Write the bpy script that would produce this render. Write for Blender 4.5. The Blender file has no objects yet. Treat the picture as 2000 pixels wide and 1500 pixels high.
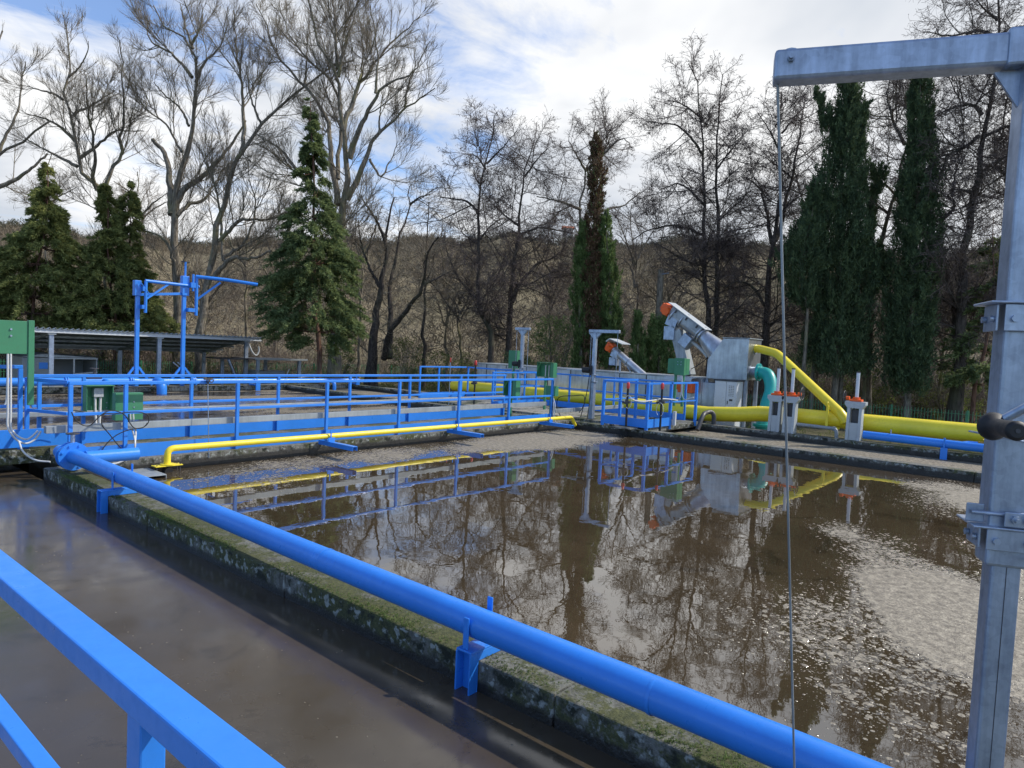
import bpy, math, random
import numpy as np
from mathutils import Vector, Matrix
S = bpy.context.scene
COL = S.collection
# ------------------------------------------------------------------ camera, world, sun
F, CX, CY, H = 1345.0, 1000.0, 750.0, 2.1      # focal length in photograph pixels, eye height over the water
def _d(x, y):
    v = np.array([(x-CX)/F, -(y-CY)/F, -1.]); return v/np.linalg.norm(v)
_P = _d(2125, 732); _Q = _d(-590, 606); _Z = np.cross(_P, _Q); _Z /= np.linalg.norm(_Z); _Q = np.cross(_Z, _P)
RM = np.array([_P, _Q, _Z]); CAM = np.array([0, 0, H])
cd = bpy.data.cameras.new('camera'); cam = bpy.data.objects.new('camera', cd); COL.objects.link(cam)
cd.sensor_width = 36; cd.lens = 36*F/2000; cd.clip_start = .05; cd.clip_end = 5000
cam.matrix_world = Matrix.Translation(CAM.tolist()) @ Matrix(RM.tolist()).to_4x4()
S.camera = cam
SUN_EL, SUN_AZ = math.radians(44), math.radians(-38)      # azimuth measured from +X towards +Y
sd = bpy.data.lights.new('sun', 'SUN'); sd.energy = 2.35; sd.angle = math.radians(.6); sd.color = (1, .94, .85)
so = bpy.data.objects.new('sun', sd); COL.objects.link(so)
sv = Vector((math.cos(SUN_AZ)*math.cos(SUN_EL), math.sin(SUN_AZ)*math.cos(SUN_EL), math.sin(SUN_EL)))
so.rotation_euler = sv.to_track_quat('Z', 'Y').to_euler()
S.view_settings.view_transform = 'Standard'; S.view_settings.look = 'None'; S.view_settings.exposure = 0.93; S.view_settings.gamma = 1
try: S.cycles.use_denoising = True; S.cycles.max_bounces = 8; S.cycles.transparent_max_bounces = 8
except Exception: pass

class NT:
    def __init__(s, tree): s.t = tree; s.n = tree.nodes; s.l = tree.links
    def node(s, typ, **kw):
        n = s.n.new(typ)
        for k, v in kw.items():
            if k.startswith('_'): setattr(n, k[1:], v)
            else:
                key = int(k[1:]) if k[0] == 'i' and k[1:].isdigit() else k.replace('__', ' ')
                s.set(n.inputs[key], v)
        return n
    def set(s, inp, v):
        if hasattr(v, 'links') or isinstance(v, bpy.types.NodeSocket): s.l.new(v, inp)
        else: inp.default_value = v
    def math(s, op, a, b=0., c=0., clamp=False):
        n = s.n.new('ShaderNodeMath'); n.operation = op; n.use_clamp = clamp
        for i, v in enumerate((a, b, c)): s.set(n.inputs[i], v)
        return n.outputs[0]
    def ramp(s, v, stops, interp='LINEAR'):
        n = s.n.new('ShaderNodeValToRGB'); s.set(n.inputs[0], v); e = n.color_ramp; e.interpolation = interp
        while len(e.elements) < len(stops): e.elements.new(.5)
        for el, (p, c) in zip(e.elements, stops):
            el.position = p; el.color = (c, c, c, 1) if not hasattr(c, '__len__') else (*c[:3], 1)
        return n.outputs[0]
    def mix(s, f, a, b, typ='MIX'):
        n = s.n.new('ShaderNodeMix'); n.data_type = 'RGBA'; n.blend_type = typ
        s.set(n.inputs[0], f)
        s.set(n.inputs[6], (*a, 1) if isinstance(a, tuple) and len(a) == 3 else a); s.set(n.inputs[7], (*b, 1) if isinstance(b, tuple) and len(b) == 3 else b)
        return n.outputs[2]
    def noise(s, vec, scale, detail=4, rough=.55, dist=0.):
        n = s.n.new('ShaderNodeTexNoise'); s.set(n.inputs['Vector'], vec); n.inputs['Scale'].default_value = scale
        n.inputs['Detail'].default_value = detail; n.inputs['Roughness'].default_value = rough; n.inputs['Distortion'].default_value = dist
        return n.outputs[0]
    def scale(s, vec, sc, loc=(0, 0, 0)):
        n = s.n.new('ShaderNodeMapping'); s.set(n.inputs[0], vec); n.inputs['Scale'].default_value = sc; n.inputs['Location'].default_value = loc
        return n.outputs[0]

w = bpy.data.worlds.new('World'); S.world = w; w.use_nodes = True
t = NT(w.node_tree); t.n.clear()
sky = t.node('ShaderNodeTexSky', _sky_type='NISHITA'); sky.sun_disc = False; sky.sun_elevation = SUN_EL
sky.sun_rotation = math.pi/2 - SUN_AZ; sky.air_density = 1.0; sky.dust_density = .6; sky.ozone_density = 2.0
tc = t.node('ShaderNodeTexCoord').outputs['Generated']
sep = t.node('ShaderNodeSeparateXYZ', Vector=tc)
zz = t.math('ADD', t.math('MAXIMUM', sep.outputs[2], 0.), .16)
cv = t.node('ShaderNodeCombineXYZ', X=t.math('DIVIDE', sep.outputs[0], zz), Y=t.math('DIVIDE', sep.outputs[1], zz), Z=0.).outputs[0]
n1 = t.noise(t.scale(cv, (.55, .8, 1), (3.1, 7.7, 0)), 1.5, 9, .62, .7)
n2 = t.noise(t.scale(cv, (.8, 1.4, 1), (11., 2.3, 0)), 3.6, 9, .62, .8)
# the cloud bank thickens towards +X (right of the view) and lies low over the hills
bank = t.math('MULTIPLY_ADD', sep.outputs[0], .62, -.345)
low = t.math('MULTIPLY', t.math('SUBTRACT', .30, sep.outputs[2], clamp=True), .9)
cov = t.math('ADD', t.math('ADD', t.math('MULTIPLY_ADD', n2, .6, -.30), n1), t.math('ADD', bank, low))
for gx_, gy_, wd_, st_ in ((790, 290, .016, .24), (330, 120, .010, .10), (560, 60, .02, -.10), (720, 60, .02, -.16), (120, 330, .02, -.14), (60, 110, .03, -.12)):   # openings (+) and thicker spots (-) in the cloud
    gd = RM @ _d(gx_, gy_); dt = t.node('ShaderNodeVectorMath', _operation='DOT_PRODUCT', i0=tc, i1=tuple(gd)).outputs['Value']
    cov = t.math('SUBTRACT', cov, t.math('MULTIPLY', t.ramp(dt, [(1-wd_, 0.), (1-wd_*.35, .6), (1., 1.)], 'EASE'), st_))
cf = t.ramp(cov, [(.33, .12), (.46, .62), (.60, 1.)])
shade = t.noise(t.scale(cv, (.5, .5, 1), (1., 5., 0)), 2.0, 5, .55, .3)
ccol = t.ramp(shade, [(.36, (3.6, 3.9, 4.35)), (.50, (4.7, 4.85, 5.1)), (.60, (5.8, 5.85, 5.9))])
# unseen clouds behind the camera are brightened as added fill for surfaces facing it
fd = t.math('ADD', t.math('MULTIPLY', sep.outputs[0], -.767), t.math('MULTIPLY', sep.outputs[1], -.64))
rear_fill = t.math('MULTIPLY_ADD', t.math('MAXIMUM', fd, 0.), 2.3, 1.)
ccol = t.mix(1., ccol, t.node('ShaderNodeCombineXYZ', X=rear_fill, Y=rear_fill, Z=rear_fill).outputs[0], 'MULTIPLY')
skc = t.mix(1., sky.outputs[0], (.72, .92, 1.17), 'MULTIPLY')
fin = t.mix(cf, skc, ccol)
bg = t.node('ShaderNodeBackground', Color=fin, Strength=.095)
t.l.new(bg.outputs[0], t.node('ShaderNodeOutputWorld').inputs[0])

# ------------------------------------------------------------------ helpers
def ray(x, y): return RM @ np.array([(x-CX)/F, -(y-CY)/F, -1.])
def at(x, y, X=None, Y=None, z=None, D=None):
    """the world point seen at photograph pixel (x, y) on a plane X=, Y= or z=, or D metres in front of the camera"""
    r = ray(x, y)
    k = X/r[0] if X is not None else Y/r[1] if Y is not None else (z-H)/r[2] if z is not None else D
    return CAM + k*r
def V(*a): return np.array(a, float)
def nrm(v): return v/max(1e-9, np.linalg.norm(v))
def mesh_arrays(name, verts, quads=None, tris=None, smooth=False, sharp=None):
    verts = np.asarray(verts, np.float32).reshape(-1, 3); me = bpy.data.meshes.new(name)
    q = np.zeros((0, 4), np.int32) if quads is None else np.asarray(quads, np.int32).reshape(-1, 4)
    tr = np.zeros((0, 3), np.int32) if tris is None else np.asarray(tris, np.int32).reshape(-1, 3)
    me.vertices.add(len(verts)); me.vertices.foreach_set('co', verts.ravel())
    me.loops.add(q.size+tr.size); me.loops.foreach_set('vertex_index', np.concatenate([q.ravel(), tr.ravel()]))
    me.polygons.add(len(q)+len(tr))
    me.polygons.foreach_set('loop_start', np.concatenate([np.arange(len(q))*4, q.size+np.arange(len(tr))*3]).astype(np.int32))
    me.update(calc_edges=True)
    if smooth: me.polygons.foreach_set('use_smooth', np.ones(len(q)+len(tr), bool))
    return me
class MB:
    """collects boxes, bars, tubes and prisms; build() links them as ONE mesh object"""
    def __init__(s): s.v = []; s.f = []; s.sm = []
    def add(s, v, f, smooth=False):
        n = len(s.v); s.v += [tuple(map(float, p)) for p in v]; s.f += [tuple(i+n for i in q) for q in f]; s.sm += [smooth]*len(f); return s
    def box(s, a, b):
        x0, y0, z0 = a; x1, y1, z1 = b
        return s.add([(x0, y0, z0), (x1, y0, z0), (x1, y1, z0), (x0, y1, z0), (x0, y0, z1), (x1, y0, z1), (x1, y1, z1), (x0, y1, z1)],
              [(0, 3, 2, 1), (4, 5, 6, 7), (0, 1, 5, 4), (1, 2, 6, 5), (2, 3, 7, 6), (3, 0, 4, 7)])
    def bar(s, p, q, w, h, up=(0, 0, 1)):
        p = np.array(p, float); q = np.array(q, float); d = nrm(q-p); u = np.array(up, float)
        if abs(d @ u) > .98: u = V(0, 1, 0) if abs(d[1]) < .9 else V(1, 0, 0)
        r = nrm(np.cross(d, u)); u = np.cross(r, d); vs = []
        for c in (p, q):
            for a, b in ((-1, -1), (1, -1), (1, 1), (-1, 1)): vs.append(c + r*a*w/2 + u*b*h/2)
        return s.add(vs, [(0, 3, 2, 1), (4, 5, 6, 7), (0, 1, 5, 4), (1, 2, 6, 5), (2, 3, 7, 6), (3, 0, 4, 7)])
    def tube(s, pts, r, n=16, caps=True):
        P = [np.array(p, float) for p in pts]; m = len(P); rs = r if hasattr(r, '__len__') else [r]*m
        T = [nrm(P[min(i+1, m-1)]-P[max(i-1, 0)]) for i in range(m)]
        u = np.cross(T[0], V(0, 0, 1));
        if np.linalg.norm(u) < .1: u = np.cross(T[0], V(1, 0, 0))
        u = nrm(u); vs = []
        for i in range(m):
            u = nrm(u - T[i]*(u @ T[i])); v = np.cross(T[i], u)
            for k in range(n):
                a = 2*math.pi*k/n; vs.append(P[i] + (u*math.cos(a)+v*math.sin(a))*rs[i])
        fs = [(i*n+k, i*n+(k+1) % n, (i+1)*n+(k+1) % n, (i+1)*n+k) for i in range(m-1) for k in range(n)]
        s.add(vs, fs, True)
        if caps:
            s.add(vs[:n], [tuple(range(n))[::-1]]); s.add(vs[-n:], [tuple(range(n))])
        return s
    def cyl(s, p, q, r, n=20, r2=None): return s.tube([p, q], [r, r if r2 is None else r2], n)
    def prism(s, poly, d):
        d = np.array(d, float); n = len(poly); a = [np.array(p, float) for p in poly]; b = [p+d for p in a]
        return s.add(a+b, [tuple(range(n))[::-1], tuple(range(n, 2*n))] + [(i, (i+1) % n, n+(i+1) % n, n+i) for i in range(n)])
    def ring(s, c, axis, R, r, n=28, m=8):
        c = np.array(c, float); a = nrm(np.array(axis, float)); u = np.cross(a, V(0, 0, 1))
        if np.linalg.norm(u) < .1: u = np.cross(a, V(1, 0, 0))
        u = nrm(u); v = np.cross(a, u); vs = []
        for i in range(n):
            th = 2*math.pi*i/n; rd = u*math.cos(th)+v*math.sin(th)
            for j in range(m):
                ph = 2*math.pi*j/m; vs.append(c+rd*(R+r*math.cos(ph))+a*r*math.sin(ph))
        return s.add(vs, [(i*m+j, ((i+1) % n)*m+j, ((i+1) % n)*m+(j+1) % m, i*m+(j+1) % m) for i in range(n) for j in range(m)], True)
    def bolt(s, c, axis, r=.012, h=.012): return s.cyl(c, np.array(c)+nrm(np.array(axis, float))*h, r, 6)
    def build(s, name, mat, parent=None, bevel=0.):
        me = bpy.data.meshes.new(name); me.from_pydata(s.v, [], s.f); me.polygons.foreach_set('use_smooth', s.sm); me.update()
        o = bpy.data.objects.new(name, me); COL.objects.link(o); me.materials.append(M[mat] if isinstance(mat, str) else mat)
        if bevel:
            b = o.modifiers.new('bevel', 'BEVEL'); b.width = bevel; b.segments = 2; b.limit_method = 'ANGLE'; b.angle_limit = math.radians(50); b.harden_normals = False
        if parent is not None: attach(o, parent)
        return o
def attach(o, parent):
    o.parent = parent                      # every mesh is modelled in world coordinates
    o.matrix_parent_inverse = Matrix.Translation(parent.location).inverted() if parent.parent is None and parent.type == 'EMPTY' else Matrix.Identity(4)
def tag(o, label=None, cat=None, group=None, kind=None):
    for k, v in (('label', label), ('category', cat), ('group', group), ('kind', kind)):
        if v: o[k] = v
    return o
def thing(name, loc, label, cat, group=None):
    o = bpy.data.objects.new(name, None); COL.objects.link(o); o.location = [float(c) for c in loc]; o.empty_display_size = .2
    return tag(o, label, cat, group)
def struct(o): o['kind'] = 'structure'; return o
def smooth_path(pts, k=5, r=None):
    """rounds the corners of a polyline (Catmull-Rom)"""
    P = [np.array(p, float) for p in pts]; out = []
    for i in range(len(P)-1):
        p0 = P[i-1] if i else 2*P[0]-P[1]; p1, p2 = P[i], P[i+1]; p3 = P[i+2] if i+2 < len(P) else 2*P[-1]-P[-2]
        for j in range(k):
            u = j/k; out.append(.5*((2*p1)+(-p0+p2)*u+(2*p0-5*p1+4*p2-p3)*u*u+(-p0+3*p1-3*p2+p3)*u**3))
    return out+[P[-1]]
def elbow(pts, r, k=6):
    """rounds each corner of a polyline with a bend of radius r"""
    P = [np.array(p, float) for p in pts]; out = [P[0]]
    for i in range(1, len(P)-1):
        a = nrm(P[i-1]-P[i]); b = nrm(P[i+1]-P[i]); p, q = P[i]+a*r, P[i]+b*r
        for j in range(k+1):
            u = j/k; out.append((1-u)**2*p+2*u*(1-u)*P[i]+u*u*q)
    return out+[P[-1]]

# ------------------------------------------------------------------ materials
M = {}
def newmat(name):
    m = bpy.data.materials.new(name); m.use_nodes = True; M[name] = m; t = NT(m.node_tree); t.n.clear()
    b = t.node('ShaderNodeBsdfPrincipled'); o = t.node('ShaderNodeOutputMaterial'); t.l.new(b.outputs[0], o.inputs[0])
    return t, b, t.node('ShaderNodeTexCoord').outputs['Object']
def bump(t, b, h, dist=.01, strength=.5):
    n = t.node('ShaderNodeBump', Height=h, Distance=dist, Strength=strength); t.l.new(n.outputs[0], b.inputs['Normal'])
def paint(name, col, rough=.38, dirt=.12, dcol=(.12, .10, .07), metal=0., coat=0., sc=1.):
    t, b, oc = newmat(name)
    big = t.noise(oc, 1.7*sc, 5, .6); fine = t.noise(oc, 22*sc, 4, .6)
    c1 = t.mix(t.ramp(big, [(.35, 0.), (.75, 1.)]), tuple(c*.88 for c in col), tuple(min(1, c*1.1) for c in col))
    m = t.ramp(t.math('ADD', t.math('MULTIPLY', big, .5), t.math('MULTIPLY', fine, .5)), [(.52, 0.), (.68, dirt*2.2)])
    t.set(b.inputs['Base Color'], t.mix(m, c1, dcol))
    t.set(b.inputs['Roughness'], t.ramp(fine, [(.3, rough*.8), (.7, rough*1.3)])); b.inputs['Metallic'].default_value = metal
    if coat: b.inputs['Coat Weight'].default_value = coat
    bump(t, b, t.noise(oc, 40*sc, 3), .0015, .3); return M[name]
paint('blue_paint', (.030, .225, .74), .33, .06, (.03, .05, .10))
paint('yellow_paint', (.86, .68, .035), .35, .09, (.26, .19, .03))
paint('green_paint', (.048, .215, .105), .42, .1, (.05, .10, .05))
paint('teal_paint', (.012, .36, .33), .4, .1)
paint('orange_paint', (.85, .12, .01), .4, .1)
paint('red_plastic', (.62, .05, .04), .4, .05)
paint('white_paint', (.62, .65, .68), .4, .12)
paint('grey_paint', (.26, .29, .31), .5, .2)
paint('pale_grey', (.42, .45, .46), .45, .15)
paint('black_rubber', (.012, .012, .013), .55, .05, (.05, .05, .05))
paint('dark_metal', (.05, .05, .055), .5, .2, (.12, .09, .06))
paint('white_plastic', (.58, .59, .58), .4, .1)
paint('brass', (.35, .22, .06), .4, .2, metal=.7)
paint('terracotta', (.42, .13, .06), .8, .3)
paint('plaster', (.5, .42, .34), .8, .2)
def galv(name, col, rough, metal, sc):
    t, b, oc = newmat(name); v = t.node('ShaderNodeTexVoronoi', Vector=oc, Scale=55*sc, _feature='F1').outputs['Color']
    g = t.node('ShaderNodeSeparateColor', i0=v).outputs[0]; big = t.noise(oc, 6*sc, 5, .65); st = t.noise(t.scale(oc, (9, 9, .9)), 3*sc, 5, .7)
    k = t.math('ADD', t.math('MULTIPLY', g, .07 if sc > .5 else .0), t.math('ADD', t.math('MULTIPLY', big, .55), t.math('MULTIPLY', st, .45)))
    t.set(b.inputs['Base Color'], t.mix(t.ramp(k, [(.35, 0.), (.8, 1.)]), tuple(c*.55 for c in col), tuple(min(1., c*1.28) for c in col)))
    t.set(b.inputs['Roughness'], t.ramp(k, [(.3, rough*1.25), (.8, rough*.8)])); b.inputs['Metallic'].default_value = metal
    bump(t, b, big, .002, .35)
galv('galvanised', (.40, .47, .58), .42, .75, 1.)
galv('stainless', (.50, .53, .57), .34, .85, .35)
galv('weathered_zinc', (.38, .42, .44), .5, .3, .3)
def concrete(name, col, moss, tide, dark=.5):
    t, b, oc = newmat(name); geo = t.node('ShaderNodeNewGeometry'); pos = geo.outputs['Position']
    sx = t.node('ShaderNodeSeparateXYZ', Vector=pos); nz = t.node('ShaderNodeSeparateXYZ', Vector=geo.outputs['Normal']).outputs[2]
    big = t.noise(oc, 1.1, 6, .65); mid = t.noise(oc, 7, 6, .65); fine = t.noise(oc, 60, 4, .6)
    streak = t.noise(t.scale(oc, (14, 14, 1.6)), 1.2, 5, .65)
    base = t.mix(t.ramp(mid, [(.3, 0.), (.7, 1.)]), tuple(c*dark for c in col), col)
    base = t.mix(t.ramp(fine, [(.35, .0), (.75, .45)]), base, tuple(c*.5 for c in col))
    base = t.mix(t.ramp(streak, [(.48, 0.), (.64, .75)]), base, (.045, .045, .035))
    if moss:
        top = t.math('MULTIPLY', t.math('MAXIMUM', nz, 0.), .02)
        edge = t.math('ADD', t.math('ADD', t.math('MULTIPLY', mid, .5), t.math('MULTIPLY_ADD', big, .85, -.13)), top)
        mm = t.ramp(t.math('ADD', edge, t.math('MULTIPLY', t.ramp(fine, [(.3, 0.), (.7, 1.)]), .10)), [(.60-moss*.055, 0.), (.68-moss*.055, .95)])
        mc = t.mix(t.ramp(t.noise(oc, 34, 4, .7), [(.3, 0.), (.7, 1.)]), (.020, .030, .010), (.095, .10, .034))
        base = t.mix(mm, base, mc)
        side = t.math('SUBTRACT', 1., t.math('MAXIMUM', nz, 0.)); lich = t.ramp(t.math('ADD', t.noise(oc, 16, 3, .5), t.math('MULTIPLY', t.math('MULTIPLY', side, t.noise(oc, 2.3, 5, .7)), .22)), [(.66, 0.), (.72, .8)])
        base = t.mix(t.math('MULTIPLY', lich, t.math('MULTIPLY_ADD', side, .85, .15)), base, (.33, .36, .34))
        base = t.mix(t.math('MULTIPLY', t.ramp(t.noise(oc, 5.5, 6, .7), [(.5, 0.), (.6, 1.)]), side), base, (.016, .020, .012))
    wet = t.ramp(t.math('ADD', sx.outputs[2], t.math('MULTIPLY_ADD', mid, .09, -.045)), [(0., 1.), (tide, .9), (tide+.035, 0.)])
    base = t.mix(wet, base, (.016, .014, .011))
    t.set(b.inputs['Base Color'], base); t.set(b.inputs['Roughness'], t.ramp(wet, [(0., .92), (1., .45)]))
    hh = t.math('ADD', t.math('MULTIPLY', mid, .7), t.math('MULTIPLY', fine, .35)); bump(t, b, hh, .03, .8)
concrete('mossy_concrete', (.22, .225, .20), 1.1, .05)
concrete('dark_concrete', (.24, .235, .21), .25, .10)
concrete('pale_concrete', (.36, .34, .29), .25, .02, .7)
def water(name, foam, colr=(.030, .021, .013), ior=1.75, r0=.03, r1=.16, chop=1.0, mode='attr'):
    t, b, oc = newmat(name)
    big = t.noise(oc, .55, 5, .6); mid = t.noise(oc, 2.6, 5, .6, .4); fine = t.noise(oc, 13, 5, .62, .3); vf = t.noise(oc, 48, 3, .6)
    att = t.node('ShaderNodeAttribute'); att.attribute_name = 'foam'; fa = att.outputs['Fac']
    # flakes of scum: small cells that switch on where the foam map is dense
    vor = t.node('ShaderNodeTexVoronoi', Vector=t.mix(.035, oc, t.node('ShaderNodeTexNoise', Vector=oc, Scale=9.).outputs['Color'], 'ADD'), Scale=25.); cell = t.node('ShaderNodeSeparateColor', i0=vor.outputs['Color']).outputs[0]
    v2 = t.node('ShaderNodeTexVoronoi', Vector=oc, Scale=70.); c2 = t.node('ShaderNodeSeparateColor', i0=v2.outputs['Color']).outputs[0]
    blob = t.ramp(t.math('SUBTRACT', t.math('MULTIPLY', fa, 1.25), t.math('ADD', t.math('MULTIPLY', cell, .9), t.math('MULTIPLY', vor.outputs['Distance'], .8))), [(.0, 0.), (.05, 1.)])
    blob2 = t.ramp(t.math('SUBTRACT', t.math('MULTIPLY', fa, 1.1), t.math('ADD', c2, t.math('MULTIPLY', v2.outputs['Distance'], .9))), [(.0, 0.), (.05, 1.)])
    solid = t.ramp(t.math('ADD', t.math('MULTIPLY', fa, 1.), t.math('MULTIPLY_ADD', t.math('ADD', fine, t.noise(t.scale(oc, (1, 1.8, 1)), 4.5, 6, .7, .8)), .75, -.75)), [(.56, 0.), (1.0, .9)])
    fm = t.math('MULTIPLY', t.math('MAXIMUM', t.math('MAXIMUM', blob, blob2), solid), .88)
    body = t.mix(t.ramp(big, [(.35, 0.), (.68, 1.)]), colr, tuple(c*1.5 for c in colr))
    body = t.mix(t.ramp(t.noise(t.scale(oc, (1, 1, 1), (4, 9, 0)), 1.4, 8, .72, 1.2), [(.55, 0.), (.66, .55)]), body, tuple(c*.35 for c in colr))
    fcol = t.mix(t.ramp(fine, [(.35, 0.), (.65, 1.)]), (.12, .10, .07), (.42, .37, .275))
    fcol = t.mix(t.ramp(vf, [(.35, .6), (.6, 0.)]), fcol, (.06, .05, .038))
    t.set(b.inputs['Base Color'], t.mix(fm, body, fcol))
    rgh = t.math('ADD', t.ramp(mid, [(.42, r0), (.70, r1)]), t.math('MULTIPLY', fm, .7)); t.set(b.inputs['Roughness'], rgh)
    b.inputs['IOR'].default_value = ior
    t.set(b.inputs['Specular IOR Level'], t.math('MULTIPLY_ADD', fm, -.38, .5))
    soft = t.math('ADD', t.math('MULTIPLY', t.noise(t.scale(oc, (1, 1, 1)), 2.4, 1.5, .5, .5), .30), t.math('MULTIPLY', t.noise(oc, 9., 1., .5, 1.), .035))
    h = t.math('ADD', t.math('MULTIPLY', soft, chop), t.math('ADD', t.math('MULTIPLY', fine, 0. if chop < 1 else .05*chop), t.math('MULTIPLY', fm, t.math('MULTIPLY_ADD', vf, 2.2, t.math('MULTIPLY_ADD', fine, 1.5, .4)))))
    bump(t, b, h, .010, .45)
def foam_sheet(name, x0, x1, y0, y1, step, fn, mat):
    xs = np.arange(x0, x1+step*.5, step); ys = np.arange(y0, y1+step*.5, step); nx, ny = len(xs), len(ys)
    gx, gy = np.meshgrid(xs, ys, indexing='ij'); v = np.stack([gx, gy, gx*0], -1)
    i, j = np.meshgrid(np.arange(nx-1), np.arange(ny-1), indexing='ij'); a = (i*ny+j).ravel()
    me = mesh_arrays(name, v, np.stack([a, a+ny, a+ny+1, a+1], 1))
    at_ = me.attributes.new('foam', 'FLOAT', 'POINT'); at_.data.foreach_set('value', np.clip(fn(gx, gy), 0, 1).astype(np.float32).ravel())
    o = bpy.data.objects.new(name, me); COL.objects.link(o); me.materials.append(M[mat]); return struct(o)
water('sludge_water', 1, colr=(.047, .034, .019), r0=.0, r1=.03, ior=2.5, chop=.9)
water('thick_sludge', 1, colr=(.050, .039, .026), ior=1.58, r0=.12, r1=.26, chop=.9)
water('channel_foam', 1, chop=1.5)
water('froth_water', 1, chop=2.5, r0=.08, r1=.3)
def ground_mat(name, cols, sc, rough=.95, bd=.05):
    t, b, oc = newmat(name); a = t.noise(oc, sc, 8, .65, .3); f = t.noise(oc, sc*14, 6, .7)
    c = t.ramp(a, [(.30, cols[0]), (.48, cols[1]), (.62, cols[2]), (.75, cols[3])])
    c = t.mix(t.ramp(f, [(.35, 0.), (.7, .6)]), c, tuple(x*.45 for x in cols[1]))
    t.set(b.inputs['Base Color'], c); b.inputs['Roughness'].default_value = rough; b.inputs['Specular IOR Level'].default_value = .15
    bump(t, b, t.math('ADD', a, f), bd, .8)
ground_mat('ground_grass', [(.05, .06, .02), (.09, .085, .04), (.14, .12, .07), (.07, .08, .03)], .6)
ground_mat('hill_scrub', [(.11, .10, .055), (.21, .175, .105), (.33, .27, .165), (.14, .13, .07)], .035, bd=.8)
def bark(name, c0, c1, c2, sc=1.):
    t, b, oc = newmat(name); s = t.noise(t.scale(oc, (5, 5, 1.)), 2.2*sc, 6, .7, .6); l = t.noise(oc, .8*sc, 5, .65)
    c = t.mix(t.ramp(s, [(.38, 0.), (.62, 1.)]), c0, c1); c = t.mix(t.ramp(l, [(.5, 0.), (.66, .75)]), c, c2)
    t.set(b.inputs['Base Color'], c); b.inputs['Roughness'].default_value = .92; b.inputs['Specular IOR Level'].default_value = .2
    bump(t, b, s, .04, .9)
bark('grey_bark', (.085, .072, .055), (.28, .245, .19), (.19, .18, .08))
bark('dark_bark', (.035, .029, .025), (.115, .095, .08), (.09, .09, .055))
bark('red_bark', (.08, .045, .032), (.24, .13, .09), (.12, .10, .07))
def leafmat(name, cols, rough=.75, trans=.38):
    t, b, oc = newmat(name); geo = t.node('ShaderNodeNewGeometry'); ri = geo.outputs['Random Per Island']
    cl = t.noise(geo.outputs['Position'], .9, 3, .6)
    k = t.math('ADD', t.math('MULTIPLY', ri, .50), t.math('MULTIPLY_ADD', t.noise(geo.outputs['Position'], 2.2, 4, .65), 1.8, -.65))
    t.set(b.inputs['Base Color'], t.ramp(k, [(.1, cols[0]), (.5, cols[1]), (.9, cols[2])]))
    b.inputs['Roughness'].default_value = rough; b.inputs['Specular IOR Level'].default_value = .25
    if trans:
        tr = t.node('ShaderNodeBsdfTranslucent', Color=t.ramp(k, [(.1, cols[1]), (.9, cols[2])])); mx = t.node('ShaderNodeMixShader', Fac=trans)
        t.l.new(b.outputs[0], mx.inputs[1]); t.l.new(tr.outputs[0], mx.inputs[2])
        o = [n for n in t.n if n.type == 'OUTPUT_MATERIAL'][0]; t.l.new(mx.outputs[0], o.inputs[0])
leafmat('conifer_green', [(.055, .07, .026), (.165, .195, .06), (.38, .39, .13)])
leafmat('spruce_green', [(.042, .066, .028), (.12, .165, .065), (.28, .33, .13)])
leafmat('cypress_green', [(.030, .048, .026), (.075, .115, .055), (.17, .23, .10)])
leafmat('cypress_bright', [(.042, .070, .024), (.11, .165, .05), (.22, .29, .10)])
leafmat('cypress_brown', [(.05, .028, .015), (.12, .07, .038), (.22, .14, .08)], trans=.1)
leafmat('ivy_green', [(.03, .045, .014), (.085, .11, .032), (.22, .25, .07)])
leafmat('twig_brown', [(.09, .072, .056), (.20, .165, .13), (.34, .285, .22)], .9, 0)
leafmat('twig_dark', [(.055, .042, .038), (.12, .093, .082), (.21, .168, .14)], .9, 0)
leafmat('twig_grey', [(.08, .066, .048), (.18, .15, .11), (.31, .27, .20)], .9, 0)
leafmat('scrub_far', [(.09, .072, .05), (.17, .138, .095), (.26, .21, .145)], .95, 0)
leafmat('woods_far', [(.04, .045, .028), (.075, .075, .045), (.12, .11, .065)], .95, 0)
# ------------------------------------------------------------------ ground and hills
rng = np.random.default_rng(7)
b = MB(); b.add([(-1500, -1500, -.5), (1500, -1500, -.5), (1500, 1500, -.5), (-1500, 1500, -.5)], [(0, 1, 2, 3)]); struct(b.build('ground', 'ground_grass'))
FWD = math.atan2(RM[1] @ V(0, 0, -1), RM[0] @ V(0, 0, -1))
def ridge(az):                       # ridge height over the eye as a slope, by azimuth
    d = math.degrees(az-FWD)         # + is left of the view axis
    return float(np.interp(d, [-60, -38, -30, -20, -10, 0, 10, 18, 27, 36, 60], [.115, .115, .124, .131, .140, .140, .135, .122, .106, .096, .09])*(1+.035*math.sin(d*.9+1)+.03*math.sin(d*.37+2)+.012*math.sin(d*2.3)))
def vn(x, y, s, seed):               # cheap smooth noise
    return (math.sin(x*s*1.3+seed)+math.sin(y*s*1.7+seed*2.1)+math.sin((x+y)*s*.9+seed*.7)+math.sin((x-y)*s*2.3+seed*1.3)*.5)/3.5
RR = [40, 48, 58, 70, 84, 100, 120, 140, 160, 180, 200, 215, 228, 240, 260, 300, 380, 520, 800]
def hill_z(r, az):
    x, y = r*math.cos(az), r*math.sin(az)
    e = min(1., max(0., (r-42)/190)); e = e*e*(3-2*e)*.75+.25*e
    z = -.5 + e*(232*ridge(az)+2.4) + (vn(x, y, .03, 1.)*2.2+vn(x, y, .09, 4.)*.8)*e
    if r > 232: z -= min(1., (r-232)/400)*14
    return z
AZ = [math.radians(a) for a in np.arange(-45, 131, 1.0)]
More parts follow.
